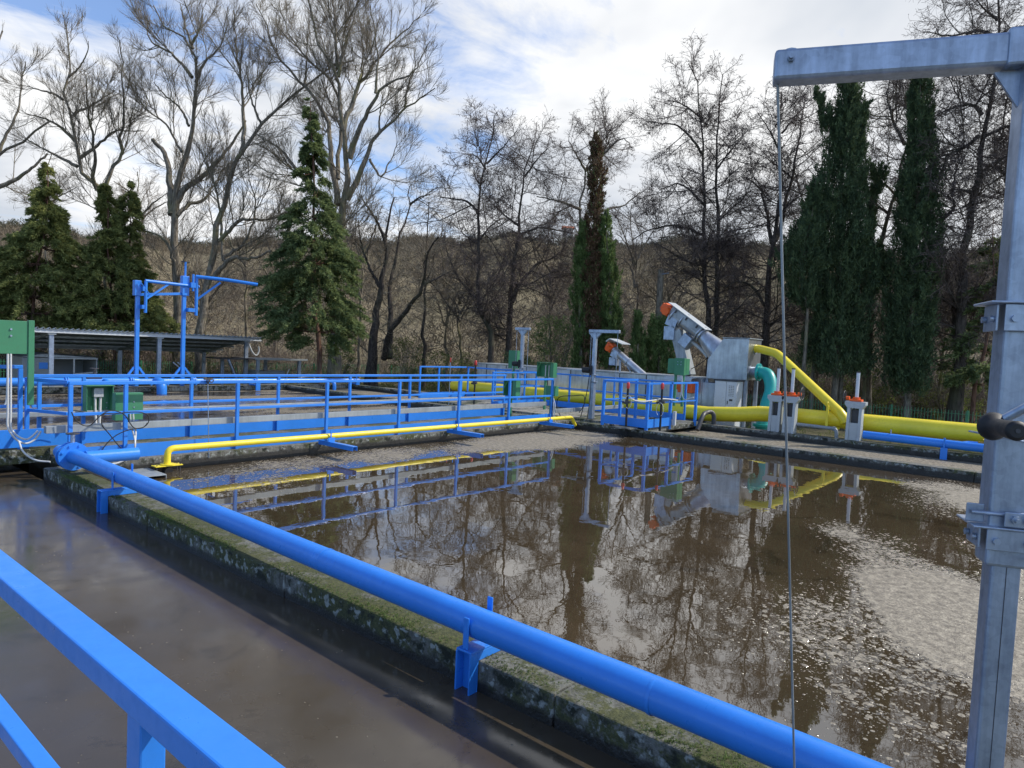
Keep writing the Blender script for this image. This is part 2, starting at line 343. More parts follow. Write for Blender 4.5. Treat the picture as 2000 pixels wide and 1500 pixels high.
vs = [(r*math.cos(a), r*math.sin(a), hill_z(r, a)-(.3 if r == 40 else 0)) for a in AZ for r in RR]; nr = len(RR)
q = [(i*nr+j, i*nr+j+1, (i+1)*nr+j+1, (i+1)*nr+j) for i in range(len(AZ)-1) for j in range(nr-1)]
me = mesh_arrays('hills', vs, q, smooth=True); o = bpy.data.objects.new('hills', me); COL.objects.link(o); me.materials.append(M['hill_scrub']); struct(o)

# ------------------------------------------------------------------ water
def blobf(gx, gy, cx, cy, rx, ry, rot=0, p=1.):
    c, s = math.cos(rot), math.sin(rot); dx, dy = gx-cx, gy-cy; u = (dx*c+dy*s)/rx; v = (-dx*s+dy*c)/ry
    return np.clip(1.25-(u*u+v*v)**.5*p, 0, 1)
def nz2(gx, gy, s, seed):
    r = np.random.default_rng(seed); o = gx*0
    for k in range(7):
        a = r.uniform(0, 6.28); f = s*r.uniform(.6, 2.2); o = o+np.sin((gx*np.cos(a)+gy*np.sin(a))*f+r.uniform(0, 6.28))
    return o/3.
def foam_main(gx, gy):
    n = nz2(gx, gy, 1.6, 3)*.22+nz2(gx, gy, 5., 5)*.13
    f = blobf(gx, gy, 12.3, 9.6, 3.5, 1.2, .02)*1.35                      # patch below the walkway
    f = np.maximum(f, blobf(gx, gy, 14.3, 9.6, 1.3, 1.2)*1.2)
    f = np.maximum(f, blobf(gx, gy, 7.6, 10.0, 2.8, .85)*.80)
    f = np.maximum(f, blobf(gx, gy, 5.2, 9.5, 1.8, 1.4)*.44)
    for bx, by, rx, ry, g_ in ((9.1, 2.15, .9, .45, .9), (8.5, 1.55, 1.3, .7, 1.0), (7.7, 1.0, 1.5, .85, 1.12), (6.9, .65, 1.4, .8, 1.12), (6.1, .45, 1.2, .7, 1.0), (8.6, .3, 1.8, .9, .95)): f = np.maximum(f, blobf(gx, gy, bx, by, rx, ry, .5)*g_)          # patch in front of the crane
    f = np.maximum(f, blobf(gx, gy, 9.2, -.6, 2.6, 1.1, .2)*.8)
    f = np.maximum(f, blobf(gx, gy, 5.0, .45, 2.1, 1.5, .4)*.52)
    f = np.maximum(f, blobf(gx, gy, 5.6, 1.2, 2.4, 1.3, .6)*.34)
    f = np.maximum(f, blobf(gx, gy, 13.4, .9, 2.0, 1.15, -.35)*1.15)
    f = np.maximum(f, blobf(gx, gy, 14.2, 1.9, 1.2, .8)*.6)
    return np.where(f > .03, f+n*np.clip(f*2, 0, 1), 0.)+.045
foam_sheet('basin_water', 3.3, 15.5, -6, 10.85, .1, foam_main, 'sludge_water')
foam_sheet('near_basin_water', -3, 3.15, -6, 24.8, .1, lambda x, y: .11+nz2(x, y, 2., 9)*.05, 'thick_sludge')
foam_sheet('channel_water', 15.6, 18.7, -6, 24.8, .1, lambda x, y: .97+nz2(x, y, 2., 8)*.12, 'channel_foam')
foam_sheet('far_basin_water', 3.15, 15.5, 12.5, 24.8, .1, lambda x, y: .50+nz2(x, y*2.2, 1.1, 12)*.42+nz2(x, y*2, 3.5, 13)*.22, 'froth_water')

# ------------------------------------------------------------------ basin walls and decks
def rough_wall(name, a, b_, mat, label, cat='wall', joints=()):
    """a concrete box with subdivided, slightly uneven faces and worn edges"""
    a = np.array(a, float); b_ = np.array(b_, float); m = MB(); ys = sorted([a[1], b_[1], *joints])
    for i in range(len(ys)-1): m.box((a[0], ys[i]+(.004 if i else 0), a[2]), (b_[0], ys[i+1]-(.004 if i < len(ys)-2 else 0), b_[2]))
    o = m.build(name, mat, None, .012)
    return tag(o, label, cat)
rough_wall('mossy_wall', (3.07, -6, -.5), (3.40, 10.74, .19), 'mossy_concrete', 'low moss covered concrete wall under the long blue pipe between the two nearest basins', joints=(-3.2, -.6, 2.15, 4.85, 7.45))
rough_wall('basin_wall', (15.42, -6, -.5), (15.72, 24.69, .185), 'dark_concrete', 'dark wet concrete wall between the reflecting basin and the foam filled channel', joints=(-2, 1.5, 5, 8.5, 14))
rough_wall('channel_wall', (18.6, -6, -.5), (18.95, 24.69, .19), 'dark_concrete', 'outer concrete wall of the foam channel that carries the gate frames and blue pipe')
rough_wall('back_wall', (-6, 24.7, -.5), (19.0, 25.05, .20), 'pale_concrete', 'far concrete basin wall carrying the horizontal blue header pipe before the shelter')
rough_wall('walkway_deck', (3.405, 10.75, -.5), (15.41, 12.62, .20), 'dark_concrete', 'concrete walkway deck with blue railings on both sides crossing between basins', 'walkway')
rough_wall('side_deck', (-3, 11.60, .12), (3.402, 13.0, .33), 'pale_concrete', 'raised concrete deck slab at the left end of the walkway below the green box', 'deck')
rough_wall('viewing_deck', (-1.6, -3, .02), (.72, 6.2, .22), 'pale_concrete', 'concrete deck behind the closest blue handrail beside the brown basin', 'deck')
rough_wall('crane_plinth', (.725, -1.2, .02), (3.065, .42, .24), 'pale_concrete', 'concrete slab under the foot of the big galvanised crane', 'plinth')
m = MB(); m.box((15.73, 8.45, .10), (18.59, 9.35, .24)); m.box((15.0, 8.62, .20), (15.40, 9.2, .24)); tag(m.build('channel_bridge', 'dark_concrete', None, .012), 'short concrete bridge slab under the blue railed platform over the foam channel', 'bridge')
m = MB(); m.box((16.0, 9.9, .08), (18.59, 17.9, .22)); tag(m.build('channel_deck', 'pale_concrete', None, .012), 'long concrete deck over the channel carrying the rear blue railing and davits', 'deck')

# ------------------------------------------------------------------ railings
def railing(name, label, p0, p1, posts, zd, zt, mid, toe=None, side=0, group=None, cat='railing', ends=True, s=.05, toe_t=.012):
    """p0, p1 ends (x, y) of a straight run; posts at distances along it"""
    p0 = V(*p0); p1 = V(*p1); u = nrm(p1-p0); n = V(-u[1], u[0])
    t_ = thing(name, (*p0, zd), label, cat, group)
    P = lambda d, z, k=0: V(*(p0+u*d+n*k), z); L = np.linalg.norm(p1-p0)
    MB().bar(P(-s/2 if ends else 0, zt-s/2), P(L+s/2, zt-s/2), s, s).build('top_rail', 'blue_paint', t_, .006)
    for z in (mid if hasattr(mid, '__len__') else [mid]): MB().bar(P(0, z, .004), P(L, z, .004), s*.7, s*.9).build('mid_rail', 'blue_paint', t_, .005)
    for d in posts: MB().bar(P(d, zd), P(d, zt-s-.001), s*1.05, s*1.05).build('post', 'blue_paint', t_, .005)
    if toe: MB().bar(P(0, (toe[0]+toe[1])/2, side*(s*.53+toe_t/2)), P(L, (toe[0]+toe[1])/2, side*(s*.53+toe_t/2)), toe_t, toe[1]-toe[0]).build('toe_board', 'blue_paint', t_)
    return t_
NY, FY = 10.86, 12.55
railing('walkway_railing', 'front blue railing of the long walkway, behind the thin yellow pipe', (3.42, NY), (14.70, NY), [0, .72]+[.70+1.765*k for k in range(1, 7)]+[11.28], -.05, 1.35, .885, (.20, .405), 1)
railing('walkway_railing', 'rear blue railing of the long walkway, on the frothy basin side', (3.42, FY), (14.75, FY), [.1]+[.72+1.765*k for k in range(0, 6)]+[11.3], .20, 1.35, .85, (.21, .40), 1)
railing('walkway_railing', 'blue railing on the raised left deck in front of the green box post', (2.63, 11.63), (3.03, 11.63), [0, .40], .33, 1.535, .95)
railing('deck_railing', 'blue railing running out of view at the far left behind the white conduits', (-2.5, 12.95), (2.9, 12.95), [0, 1.4, 2.8, 4.0, 5.38], .33, 1.56, .95, (.34, .56), -1)
m = MB(); m.box((-2.8, 11.585, .36), (2.62, 11.60, .70)); m.box((2.665, 11.585, .36), (3.40, 11.60, .62)); tag(m.build('deck_skirt', 'blue_paint', None, .003), 'wide blue sheet skirt along the edge of the raised left deck', 'panel')
# link between side deck and walkway
railing('link_railing', 'short blue railing linking the raised left deck to the walkway corner', (3.12, 11.66), (3.40, 10.93), [0.], .33, 1.36, .89)
# near handrail
t_ = thing('near_handrail', (.63, 0, .22), 'closest blue handrail crossing the lower left corner of the view', 'railing')
MB().box((.585, -.8, 1.292), (.665, 5.9, 1.35)).build('top_rail', 'blue_paint', t_, .005)
MB().box((.600, -.8, .835), (.650, 5.9, .885)).build('mid_rail', 'blue_paint', t_, .004)
for y in (1.50, 3.6, 5.7, -.5): MB().box((.598, y-.035, .2), (.652, y+.035, 1.2915)).build('post', 'blue_paint', t_, .004)
MB().box((.656, -.8, .23), (.664, 5.9, .40)).build('toe_board', 'blue_paint', t_)
# small platform over the channel
t_ = thing('platform_railing', (15.6, 8.5, .24), 'boxy blue railed platform beside the black float rods at the channel', 'platform')
A, B_, C_, D_ = (15.50, 9.75), (15.50, 8.45), (16.75, 8.45), (18.3, 8.45); E_ = (17.2, 9.75)
for k, (x, y) in enumerate((A, B_, C_, D_, E_, (16.35, 9.75))): MB().box((x-.035, y-.035, .14), (x+.035, y+.035, 1.335)).build('post', 'blue_paint', t_, .005)
for (p, q_) in ((A, B_), (B_, C_), (C_, D_), (A, E_)):
    k = 0 if p[1] == q_[1] else 1; e = .03
    for nm, z, s_ in (('top_rail', 1.362, .05), ('mid_rail', .86, .036)):
        if k: MB().bar((*V(p[0], p[1]-.036), z-.001), (*V(q_[0], q_[1]+.036), z-.001), s_, s_).build(nm, 'blue_paint', t_, .004)
        else: MB().bar((p[0]+(.036 if nm == 'mid_rail' else -.036), p[1], z+.002), (q_[0]-(.036 if nm == 'mid_rail' else -.036), q_[1], z+.002), s_, s_).build(nm, 'blue_paint', t_, .004)
MB().box((15.455, 8.42, .242), (15.464, 9.78, .46)).build('toe_board', 'blue_paint', t_); MB().box((15.465, 8.405, .242), (16.78, 8.414, .46)).build('toe_board', 'blue_paint', t_)
MB().box((15.54, 8.50, .262), (17.15, 9.70, .275)).build('tread_plate', 'dark_metal', t_)
railing('channel_railing', 'long blue railing in front of the big yellow pipe behind the davits', (18.55, 17.6), (18.55, 8.9), [0, 1.35, 2.7, 3.2, 4.6, 6.3, 7.6, 8.7], .2, 1.34, .86, (.23, .42), -1)
railing('channel_railing', 'blue railing across the channel deck end, between the two davits', (16.1, 14.2), (18.5, 14.2), [0, 1.2], .2, 1.34, .86, (.23, .42), -1)
railing('channel_railing', 'blue railing at the far left end of the long steel tank', (16.2, 17.65), (18.45, 17.65), [0, .9], .2, 1.34, .86, (.23, .42), -1)

# ------------------------------------------------------------------ main blue pipe
t_ = thing('blue_pipe', (3.22, 10.3, .2), 'long thick blue pipe lying on the mossy wall across the whole foreground', 'pipe')
PX, PZ, PR = 3.27, .395, .093
px_at = lambda y: 3.0550+.0214*y
m = MB(); m.tube([(PX, 10.22, PZ)]+[(px_at(y)+.002*math.sin(y*1.3), y, PZ+.002*math.sin(y*.9)) for y in np.arange(9.5, -6.1, -.8)], PR, 40); m.build('pipe', 'blue_paint', t_)
for y in (7.95, 4.4, 1.55): MB().tube([(px_at(y), y+.012, PZ), (px_at(y), y+.005, PZ), (px_at(y), y-.005, PZ), (px_at(y), y-.012, PZ)], [PR+.001, PR+.0026, PR+.0026, PR+.001], 40, False).build('weld_seam', 'blue_paint', t_)
f_ = MB().cyl((PX, 10.22, PZ), (PX, 10.255, PZ), .185, 32).build('flange', 'blue_paint', t_, .004)
m = MB()
for k in range(8):
    a = math.pi/8+k*math.pi/4; m.bolt((PX+.15*math.cos(a), 10.205, PZ+.15*math.sin(a)), (0, 1, 0), .016, .075)
m.build('flange_bolts', 'blue_paint', f_)
m = MB().cyl((PX, 10.258, PZ), (PX, 10.31, PZ), .17, 32); m.cyl((PX, 10.312, PZ), (PX, 10.345, PZ), .185, 32); m.cyl((PX, 10.347, PZ), (PX, 10.74, PZ), PR, 24); v_ = m.build('valve', 'blue_paint', t_, .003)
m = MB().cyl((PX, 10.285, PZ+.16), (PX, 10.285, PZ+.30), .028, 12); m.build('stem', 'galvanised', v_)
m = MB().ring((PX, 10.285, PZ+.30), (0, 0, 1), .075, .008, 20, 6); m.bar((PX-.075, 10.285, PZ+.30), (PX+.075, 10.285, PZ+.30), .01, .01); m.bar((PX, 10.21, PZ+.30), (PX, 10.36, PZ+.30), .01, .01); m.build('handwheel', 'dark_metal', v_)
m = MB().tube([(PX+.04, 9.93, PZ+.02), (3.95, 9.93, PZ+.02)], .085, 28); m.build('branch_stub', 'blue_paint', t_)
def pipe_saddle(y, label, z1=-.02):
    t_ = thing('pipe_saddle', (3.06, y, .19), label, 'bracket', 'blue brackets holding the long pipe on the mossy wall')
    for s in (-1, 1):
        MB().box((px_at(y)+s*(PR+.012)-.006, y-.022, .262), (px_at(y)+s*(PR+.012)+.006, y+.022, .458 if s < 0 else .535)).build('prong', 'blue_paint', t_, .006)
    m = MB().box((2.995, y-.062, .247), (3.44, y+.062, .260)); m.box((3.068, y-.062, .192), (3.44, y-.052, .2465)); m.box((3.068, y+.052, .192), (3.44, y+.062, .2465)); m.build('saddle_channel', 'blue_paint', t_, .003)
    m = MB().box((3.052, y-.062, z1), (3.066, y+.062, .2465)); m.box((2.99, y-.062, z1), (3.0515, y-.050, .2465)); m.box((2.99, y+.050, z1), (3.0515, y+.062, .2465)); m.build('leg_channel', 'blue_paint', t_, .003)
pipe_saddle(2.78, 'blue steel saddle on the mossy wall at bottom centre, the one nearest')
pipe_saddle(8.55, 'blue steel saddle on the mossy wall close to the flanged pipe end')

# ------------------------------------------------------------------ thin yellow pipe and its arms
t_ = thing('yellow_pipe', (4.6, 10.5, .2), 'thin yellow pipe running along the foot of the walkway railing', 'pipe')
MB().tube(elbow([(4.60, 10.5, .03), (4.60, 10.5, .355), (15.15, 10.5, .325), (15.33, 10.5, .10)], .11, 7), .048, 24).build('pipe', 'yellow_paint', t_)
m = MB(); m.cyl((4.60, 10.5, .115), (4.60, 10.5, .13), .098, 24); m.box((4.40, 10.42, .098), (4.80, 10.58, .112)); f_ = m.build('flange_plate', 'yellow_paint', t_, .002)
m = MB()
for dx in (-.17, .17):
    for dy in (-.05, .05): m.cyl((4.60+dx, 10.5+dy, -.05), (4.60+dx, 10.5+dy, .125), .009, 8)
m.build('studs', 'dark_metal', f_)
m = MB(); m.tube([(4.60, 10.44, .02), (4.60, 10.50, .035), (4.62, 10.58, .02)], [.06, .075, .05], 16); m.cyl((4.60, 10.5, .02), (4.60, 10.5, .095), .058, 20); m.build('valve', 'black_rubber', t_)
for k, (x, lab) in enumerate(((7.46, 'blue outrigger channel under the yellow pipe, first and nearest of three'), (10.76, 'blue outrigger channel under the yellow pipe, middle one of three'), (14.1, 'blue outrigger channel under the yellow pipe, beside the davit base'))):
    t_ = thing('outrigger_arm', (x, 10.7, .2), lab, 'bracket', 'blue outrigger arms under the thin yellow pipe'); x -= .0
    m = MB().box((x-.05, 9.72, .244), (x+.05, 10.74, .256)); m.box((x-.05, 9.72, .175), (x-.042, 10.74, .2435)); m.box((x+.042, 9.72, .175), (x+.05, 10.74, .2435)); m.build('channel_arm', 'blue_paint', t_, .002)
    for y in (10.43, 10.575): MB().box((x-.012, y-.006, .2565), (x+.012, y+.006, .47)).build('prong', 'blue_paint', t_)
    MB().box((x-.07, 10.405, .2565), (x+.07, 10.42, .33)).build('stop_plate', 'blue_paint', t_)

# ------------------------------------------------------------------ galvanised cable trays
tag(MB().box((3.15, 10.93, .625), (14.6, 11.03, .725)).build('cable_tray', 'weathered_zinc', None, .004), 'galvanised cable trunking fixed inside the front walkway railing', 'cable tray')
tag(MB().box((2.3, 12.40, .70), (14.6, 12.52, .765)).build('cable_tray', 'weathered_zinc', None, .004), 'galvanised cable trunking fixed inside the rear walkway railing', 'cable tray')
tag(MB().box((14.9, 10.85, .42), (18.4, 10.93, .52)).build('cable_tray', 'weathered_zinc', None, .004), 'short galvanised trunking crossing behind the davit post at the walkway end', 'cable tray')

# ------------------------------------------------------------------ green switch boxes
def hood(name, label, x0, x1, y, z0, z1, dep=.16, open_front=False, post=None, bolts=True, group='green painted switch hoods', junction=True, postside=None):
    t_ = thing(name, ((x0+x1)/2, y, z0), label, 'switch hood', group); th = .012
    m = MB()
    if open_front:
        m.box((x0, y+dep-th, z0), (x1, y+dep, z1)); m.box((x0, y, z0), (x0+th, y+dep-th-.001, z1)); m.box((x1-th, y, z0), (x1, y+dep-th-.001, z1)); m.box((x0-.01, y-.03, z1+.001), (x1+.01, y+dep, z1+.013))
    else:
        m.box((x0, y, z0), (x1, y+dep, z1))
    h_ = m.build('hood', 'green_paint', t_, .003)
    if open_front and junction:
        xm = (x0+x1)/2; zc = z1-(z1-z0)*.27; s = (x1-x0)*.18
        m = MB().box((xm-s, y+dep*.35, zc-s), (xm+s, y+dep-th-.002, zc+s)); m.build('junction_box', 'pale_grey', t_, .004)
        for k in (-1, 1): MB().tube(smooth_path([(xm+k*s*.55, y+dep*.6, zc-s), (xm+k*s*.5, y+dep*.6, z0), (xm+k*s*.35, y+dep*.5, z0-.25)], 4), s*.27, 10).build('conduit', 'white_plastic', t_)
    if bolts:
        ym = y if not open_front else y+dep-th
        for a in (-1, 1):
            for c in (-1, 1): MB().bolt(((x0+x1)/2+a*(x1-x0)*(.16 if not open_front else .38), ym-.008, (z0+z1)/2+c*(z1-z0)*(.1 if not open_front else -.1)+(z1-z0)*(.07 if not open_front else -.3)), (0, 1, 0), .011, .01).build('bolt', 'galvanised', h_)
    if post:
        for (px_, pz0) in post: MB().box((px_-.025, y+dep*.3, pz0), (px_+.025, y+dep*.3+.05, z0 if x0 < px_ < x1 else z1)).build('post', 'green_paint', t_, .003)
    return t_
t_ = thing('switch_hood', (3.1, 11.4, 1.0), 'big green panel on a tall green post at the left edge of the view', 'switch hood', 'green painted switch hoods')
h_ = MB().box((2.35, 11.42, 1.70), (3.06, 11.50, 2.16)).build('hood', 'green_paint', t_, .004)
MB().box((3.062, 11.405, .98), (3.135, 11.465, 2.175)).build('post', 'green_paint', t_, .004)
for x in (2.66, 2.86):
    for z in (1.95, 2.04): MB().bolt((x, 11.405, z), (0, 1, 0), .014, .015).build('bolt', 'galvanised', h_)
for k, x0 in enumerate((2.755, 2.80)):
    zb = .42 if k else .37
    pts = [at(15+k*6, y, Y=11.38) for y in (691, 740, 800, 832)]+[at(x, y, Y=11.36) for x, y in (((24+k*0, 850), (37, 862), (52, 866), (68, 858), (80, 842)) if not k else ((27, 845), (38, 854), (52, 858), (64, 851), (74, 841)))]
    tag(MB().tube(smooth_path(pts, 5), .0135, 10).build('conduit', 'white_plastic'), ('outer' if not k else 'inner')+' white conduit hanging in a loop below the big green panel', 'conduit')
pts = [at(x, y, Y=11.36-.1*i) for i, (x, y) in enumerate(((37, 862), (44, 880), (58, 893), (75, 900), (98, 902)))]
tag(MB().tube(smooth_path(pts, 5), .0125, 10).build('conduit', 'white_plastic'), 'white conduit curving down over the slab edge to the pipe flange', 'conduit')
for cy_, nm in ((11.2, 0),):
    pts = [at(x, y, Y=12.9) for x, y in ((0, 797), (10, 790), (13, 775), (14, 740))]
    tag(MB().tube(smooth_path(pts, 5), .012, 8).build('conduit', 'white_plastic'), 'thin white conduit entering from the left edge beside the blue posts', 'conduit')
hood('switch_hood', 'open fronted green hood with a grey junction box near the left end of the walkway', 4.10, 4.50, 12.30, .76, 1.17, .17, True)
hood('switch_hood', 'closed green hood with four bolts behind the coiled black cable', 4.06, 4.45, 11.02, .75, 1.16, .13, False)
for k in (0, 1):
    pts = [at(x+k*6, y, Y=10.98) for x, y in ((254, 803), (255, 822), (259, 842))]+[at(x, y, Y=10.7) for x, y in ((264, 862), (261, 882), (246, 897), (222, 906), (201, 903))]
    tag(MB().tube(smooth_path(pts, 6), .0125, 10).build('conduit', 'white_plastic'), ('right hand' if k else 'left hand')+' white conduit sweeping down from the closed green hood', 'conduit')
# coiled black cable hung on the rail
def zx(a): return [(x/4.6875, 600+y/4.6875) for x, y in a]
lp = zx([(655, 960), (690, 1030), (760, 1080), (830, 1080), (900, 1010), (980, 955), (1060, 950), (1140, 985), (1190, 1060), (1230, 1105), (1300, 1105), (1355, 1060), (1360, 1000), (1300, 965), (1200, 960), (1050, 975), (960, 975), (930, 1020), (940, 1090), (1000, 1160), (1080, 1260), (1170, 1350)])
tag(MB().tube(smooth_path([at(x, y, Y=10.79-.012*math.sin(i*1.9)) for i, (x, y) in enumerate(lp)], 5), .0075, 8).build('black_cable', 'black_rubber'), 'black rubber cable looped over the walkway railing in front of the closed green hood', 'cable')
lp = zx([(1350, 1060), (1310, 1100), (1220, 1115), (1130, 1140), (1040, 1190), (960, 1270), (925, 1340), (940, 1400)])
tag(MB().tube(smooth_path([at(x, y, Y=10.76) for x, y in lp], 5), .0075, 8).build('black_cable', 'black_rubber'), 'black cable falling from the coil to the foot of the railing', 'cable')
lp = zx([(660, 950), (700, 945), (800, 970), (900, 990)])
tag(MB().tube(smooth_path([at(x, y, Y=11.3) for x, y in lp], 5), .006, 8).build('black_cable', 'black_rubber'), 'thin black cable lying along the trunking behind the first walkway posts', 'cable')
# chain with shackle
t_ = thing('chain', (5.35, 10.8, .1), 'thin steel chain hanging from the walkway top rail into the basin', 'chain')
m = MB(); ca = at(406, 748, Y=10.80); cb = at(408, 893, Y=10.74); nl = 46
for k in range(nl):
    c = ca+(cb-ca)*(k+.5)/nl; m.tube([c+V(0, 0, .019), c-V(0, 0, .019)], .0075 if k % 2 else .005, 6)
m.build('links', 'galvanised', t_)
m = MB().ring(ca+V(0, 0, .03), (1, 0, 0), .035, .01, 14, 6); m.box(ca+V(-.06, -.02, .05), ca+V(.06, .03, .075)); m.ring(ca+V(.05, -.02, .04), (0, 1, 0), .03, .009, 12, 6); m.build('shackle', 'dark_metal', t_)
# galvanised angle lying at the wall foot
tag(MB().box((4.13, 10.10, .035), (4.42, 10.74, .05)).add([(4.13, 10.10, -.04), (4.14, 10.10, -.04), (4.14, 10.74, -.04), (4.13, 10.74, -.04), (4.13, 10.10, .0345), (4.14, 10.10, .0345), (4.14, 10.74, .0345), (4.13, 10.74, .0345)], [(0, 3, 2, 1), (0, 1, 5, 4), (1, 2, 6, 5), (2, 3, 7, 6), (3, 0, 4, 7), (4, 5, 6, 7)]).box((4.41, 10.10, -.04), (4.42, 10.74, .0345)).build('steel_bracket', 'weathered_zinc', None, .002), 'rusty galvanised channel bracket below the loop of white conduit', 'bracket')
# ------------------------------------------------------------------ header pipe on the back wall
HY, HZ = 24.55, .40
t_ = thing('header_pipe', (9, HY, .2), 'horizontal blue header pipe along the far basin wall below the gantry', 'pipe')
MB().tube([(x, HY, HZ) for x in (-6, 3, 9.6)], .125, 24).build('pipe', 'blue_paint', t_)
MB().tube([(9.6, HY, HZ), (9.8, HY, HZ), (18.9, HY, HZ-.02)], [.125, .09, .085], 24).build('pipe', 'blue_paint', t_)
for x in (7.6, 9.5, 11.6): 
    m = MB().cyl((x-.05, HY, HZ), (x-.012, HY, HZ), .17, 24); m.cyl((x+.012, HY, HZ), (x+.05, HY, HZ), .17, 24); m.build('flange', 'blue_paint', t_)
for x, r_ in ((8.7, .11), (10.35, .16), (17.35, .075)):
    MB().tube(elbow([(x-.02, HY-.05, HZ-.01), (x-.02, HY-.45, HZ-.03), (x-.02, HY-.45, -.02)], .26, 8), r_, 20).build('drop_bend', 'blue_paint', t_)
for x in (14.0, 18.7): MB().box((x-.09, HY-.24, .02), (x+.09, HY-.18, .31)).box((x-.09, HY-.179, .21), (x+.09, HY+.3, .26)).box((x-.02, HY-.15, .262), (x+.02, HY-.11, .60)).build('saddle', 'blue_paint', t_, .004)
m = MB().box((8.15, HY-.1, HZ+.10), (8.6, HY+.1, HZ+.22)); m.cyl((8.4, HY, HZ+.2), (8.4, HY, HZ+.42), .04, 10); m.ring((8.4, HY, HZ+.42), (0, 0, 1), .12, .014, 16, 6); m.build('valve', 'dark_metal', t_)
# gantry with two jibs
t_ = thing('blue_gantry', (10.5, 24.9, .2), 'tall blue steel gantry with two jib arms standing on the far basin wall', 'gantry')
GY = 24.87; XL, XR = 9.80, 11.36
MB().box((XL-.06, GY-.06, .205), (XL+.06, GY+.06, 3.28)).build('column', 'blue_paint', t_, .008); MB().box((XR-.06, GY-.06, .205), (XR+.06, GY+.06, 3.42)).build('column', 'blue_paint', t_, .008)
MB().box((XL-.13, GY-.10, 3.281), (XL+.08, GY+.10, 3.80)).build('head_box', 'blue_paint', t_, .01); MB().box((XR-.10, GY-.10, 3.421), (XR+.14, GY+.10, 4.12)).build('head_box', 'blue_paint', t_, .01)
MB().bar((XL+.085, GY, 3.33), (XR-.105, GY, 3.48), .08, .09).build('cross_beam', 'blue_paint', t_, .006)
for x in (XL, XR):
    for s in (-1, 1): MB().bar((x+s*.07, GY, .86), (x+s*.52, GY, .23), .06, .07).build('brace', 'blue_paint', t_, .005)
# left jib
JY = GY-.18
m = MB().cyl((XL+.19, JY, 2.72), (XL+.19, JY, 3.78), .05, 14); m.cyl((XL+.17, JY, 3.80), (XL+2.05, JY+.1, 3.78), .055, 16); m.bar((XL+.22, JY, 3.2), (XL+.95, JY+.04, 3.76), .05, .06); m.bar((XL+.0, JY, 3.76), (XL+.3, JY-.04, 3.36), .05, .02); j_ = m.build('jib_arm', 'blue_paint', t_)
m = MB().box((XL+.081, JY-.05, 3.45), (XL+.14, GY, 3.6)); m.box((XL+.065, JY-.05, 2.85), (XL+.14, GY, 2.98)); m.build('hinge', 'blue_paint', j_)
m = MB().cyl((XR+.36, JY, 2.74), (XR+.36, JY, 4.16), .055, 14); m.tube([(XR+.33, JY, 4.13), (XR+1.2, JY-.5, 4.09), (XR+2.15, JY-1.0, 4.0)], .062, 16); m.bar((XR+.36, JY, 3.3), (XR+1.05, JY-.38, 3.98), .05, .07); j_ = m.build('jib_arm', 'blue_paint', t_)
m = MB().box((XR+.141, JY-.05, 3.72), (XR+.31, GY, 3.9)); m.box((XR+.065, JY-.05, 2.86), (XR+.31, GY, 2.99)); m.cyl((XR+.235, JY, 3.6), (XR+.235, JY, 4.2), .04, 10); m.build('hinge', 'blue_paint', j_)
m = MB().cyl((XR+.03, GY, 4.121), (XR+.03, GY, 4.62), .035, 12); m.build('screw_stem', 'blue_paint', t_); m = MB().ring((XR+.03, GY, 4.62), (0, 0, 1), .14, .015, 18, 6); m.bar((XR-.1, GY, 4.62), (XR+.16, GY, 4.62), .02, .02); m.build('handwheel', 'dark_metal', t_)
# ------------------------------------------------------------------ shelter
t_ = thing('open_shelter', (12.5, 32, -.5), 'low open shelter with corrugated lean-to roof on galvanised posts', 'shelter')
SX0, SX1, SY0, SY1 = 5.2, 17.35, 30.0, 34.6; z0, z1 = 1.96, 1.22
nw = 62; m = MB(); vsa = []; n_per = 4
xs = []; 
for k in range(nw):
    w_ = (SX1-SX0)/nw; x = SX0+k*w_; xs += [(x, 0), (x+w_*.62, 0), (x+w_*.72, .055), (x+w_*.90, .055)]
xs.append((SX1, 0))
vv = [(x, SY0-.12, z0+.06+h) for x, h in xs]+[(x, SY1, z1+.06+h) for x, h in xs]; n = len(xs)
m.add(vv, [(i, i+1, n+i+1, n+i) for i in range(n-1)]); ro = m.build('roof_sheet', 'weathered_zinc', t_); sol = ro.modifiers.new('thick', 'SOLIDIFY'); sol.thickness = .012
MB().box((SX0, SY0-.06, z0-.09), (SX1, SY0, z0+.045)).build('fascia_beam', 'white_paint', t_, .004); MB().box((SX0, SY1-.35, z1-.05), (SX1, SY1-.28, z1+.07)).build('rear_beam', 'weathered_zinc', t_)
for k, x in enumerate((8.80, 12.74, 16.66)):
    p_ = MB().box((x-.08, SY0+.01, -.5), (x+.08, SY0+.15, z0-.16)).build('post', 'galvanised', t_, .01); MB().box((x-.12, SY0-.03, z0-.155), (x+.14, SY0+.18, z0-.095)).build('cap_plate', 'pale_grey', p_)
    MB().box((x-.02-.06, SY1-.5, -.5), (x+.08, SY1-.38, z1-.06)).build('post', 'galvanised', t_, .01)
    MB().bar((x, SY0+.16, z0-.06), (x, SY1-.1, z1-.07), .09, .12).build('rafter', 'weathered_zinc', t_)
for y, z in ((31.2, 1.70), (32.4, 1.52), (33.5, 1.33)): MB().box((SX0+.05, y-.03, z-.03), (SX1-.05, y+.03, z+.055)).build('purlin', 'weathered_zinc', t_)
MB().tube(smooth_path([(16.76, SY0+.06, 1.75), (16.95, SY0+.03, 1.35), (17.15, SY0+.03, 1.2), (17.28, SY0+.03, 1.4), (17.25, SY0+.03, 1.62)], 6), .035, 10).build('drain_hose', 'white_plastic', t_)
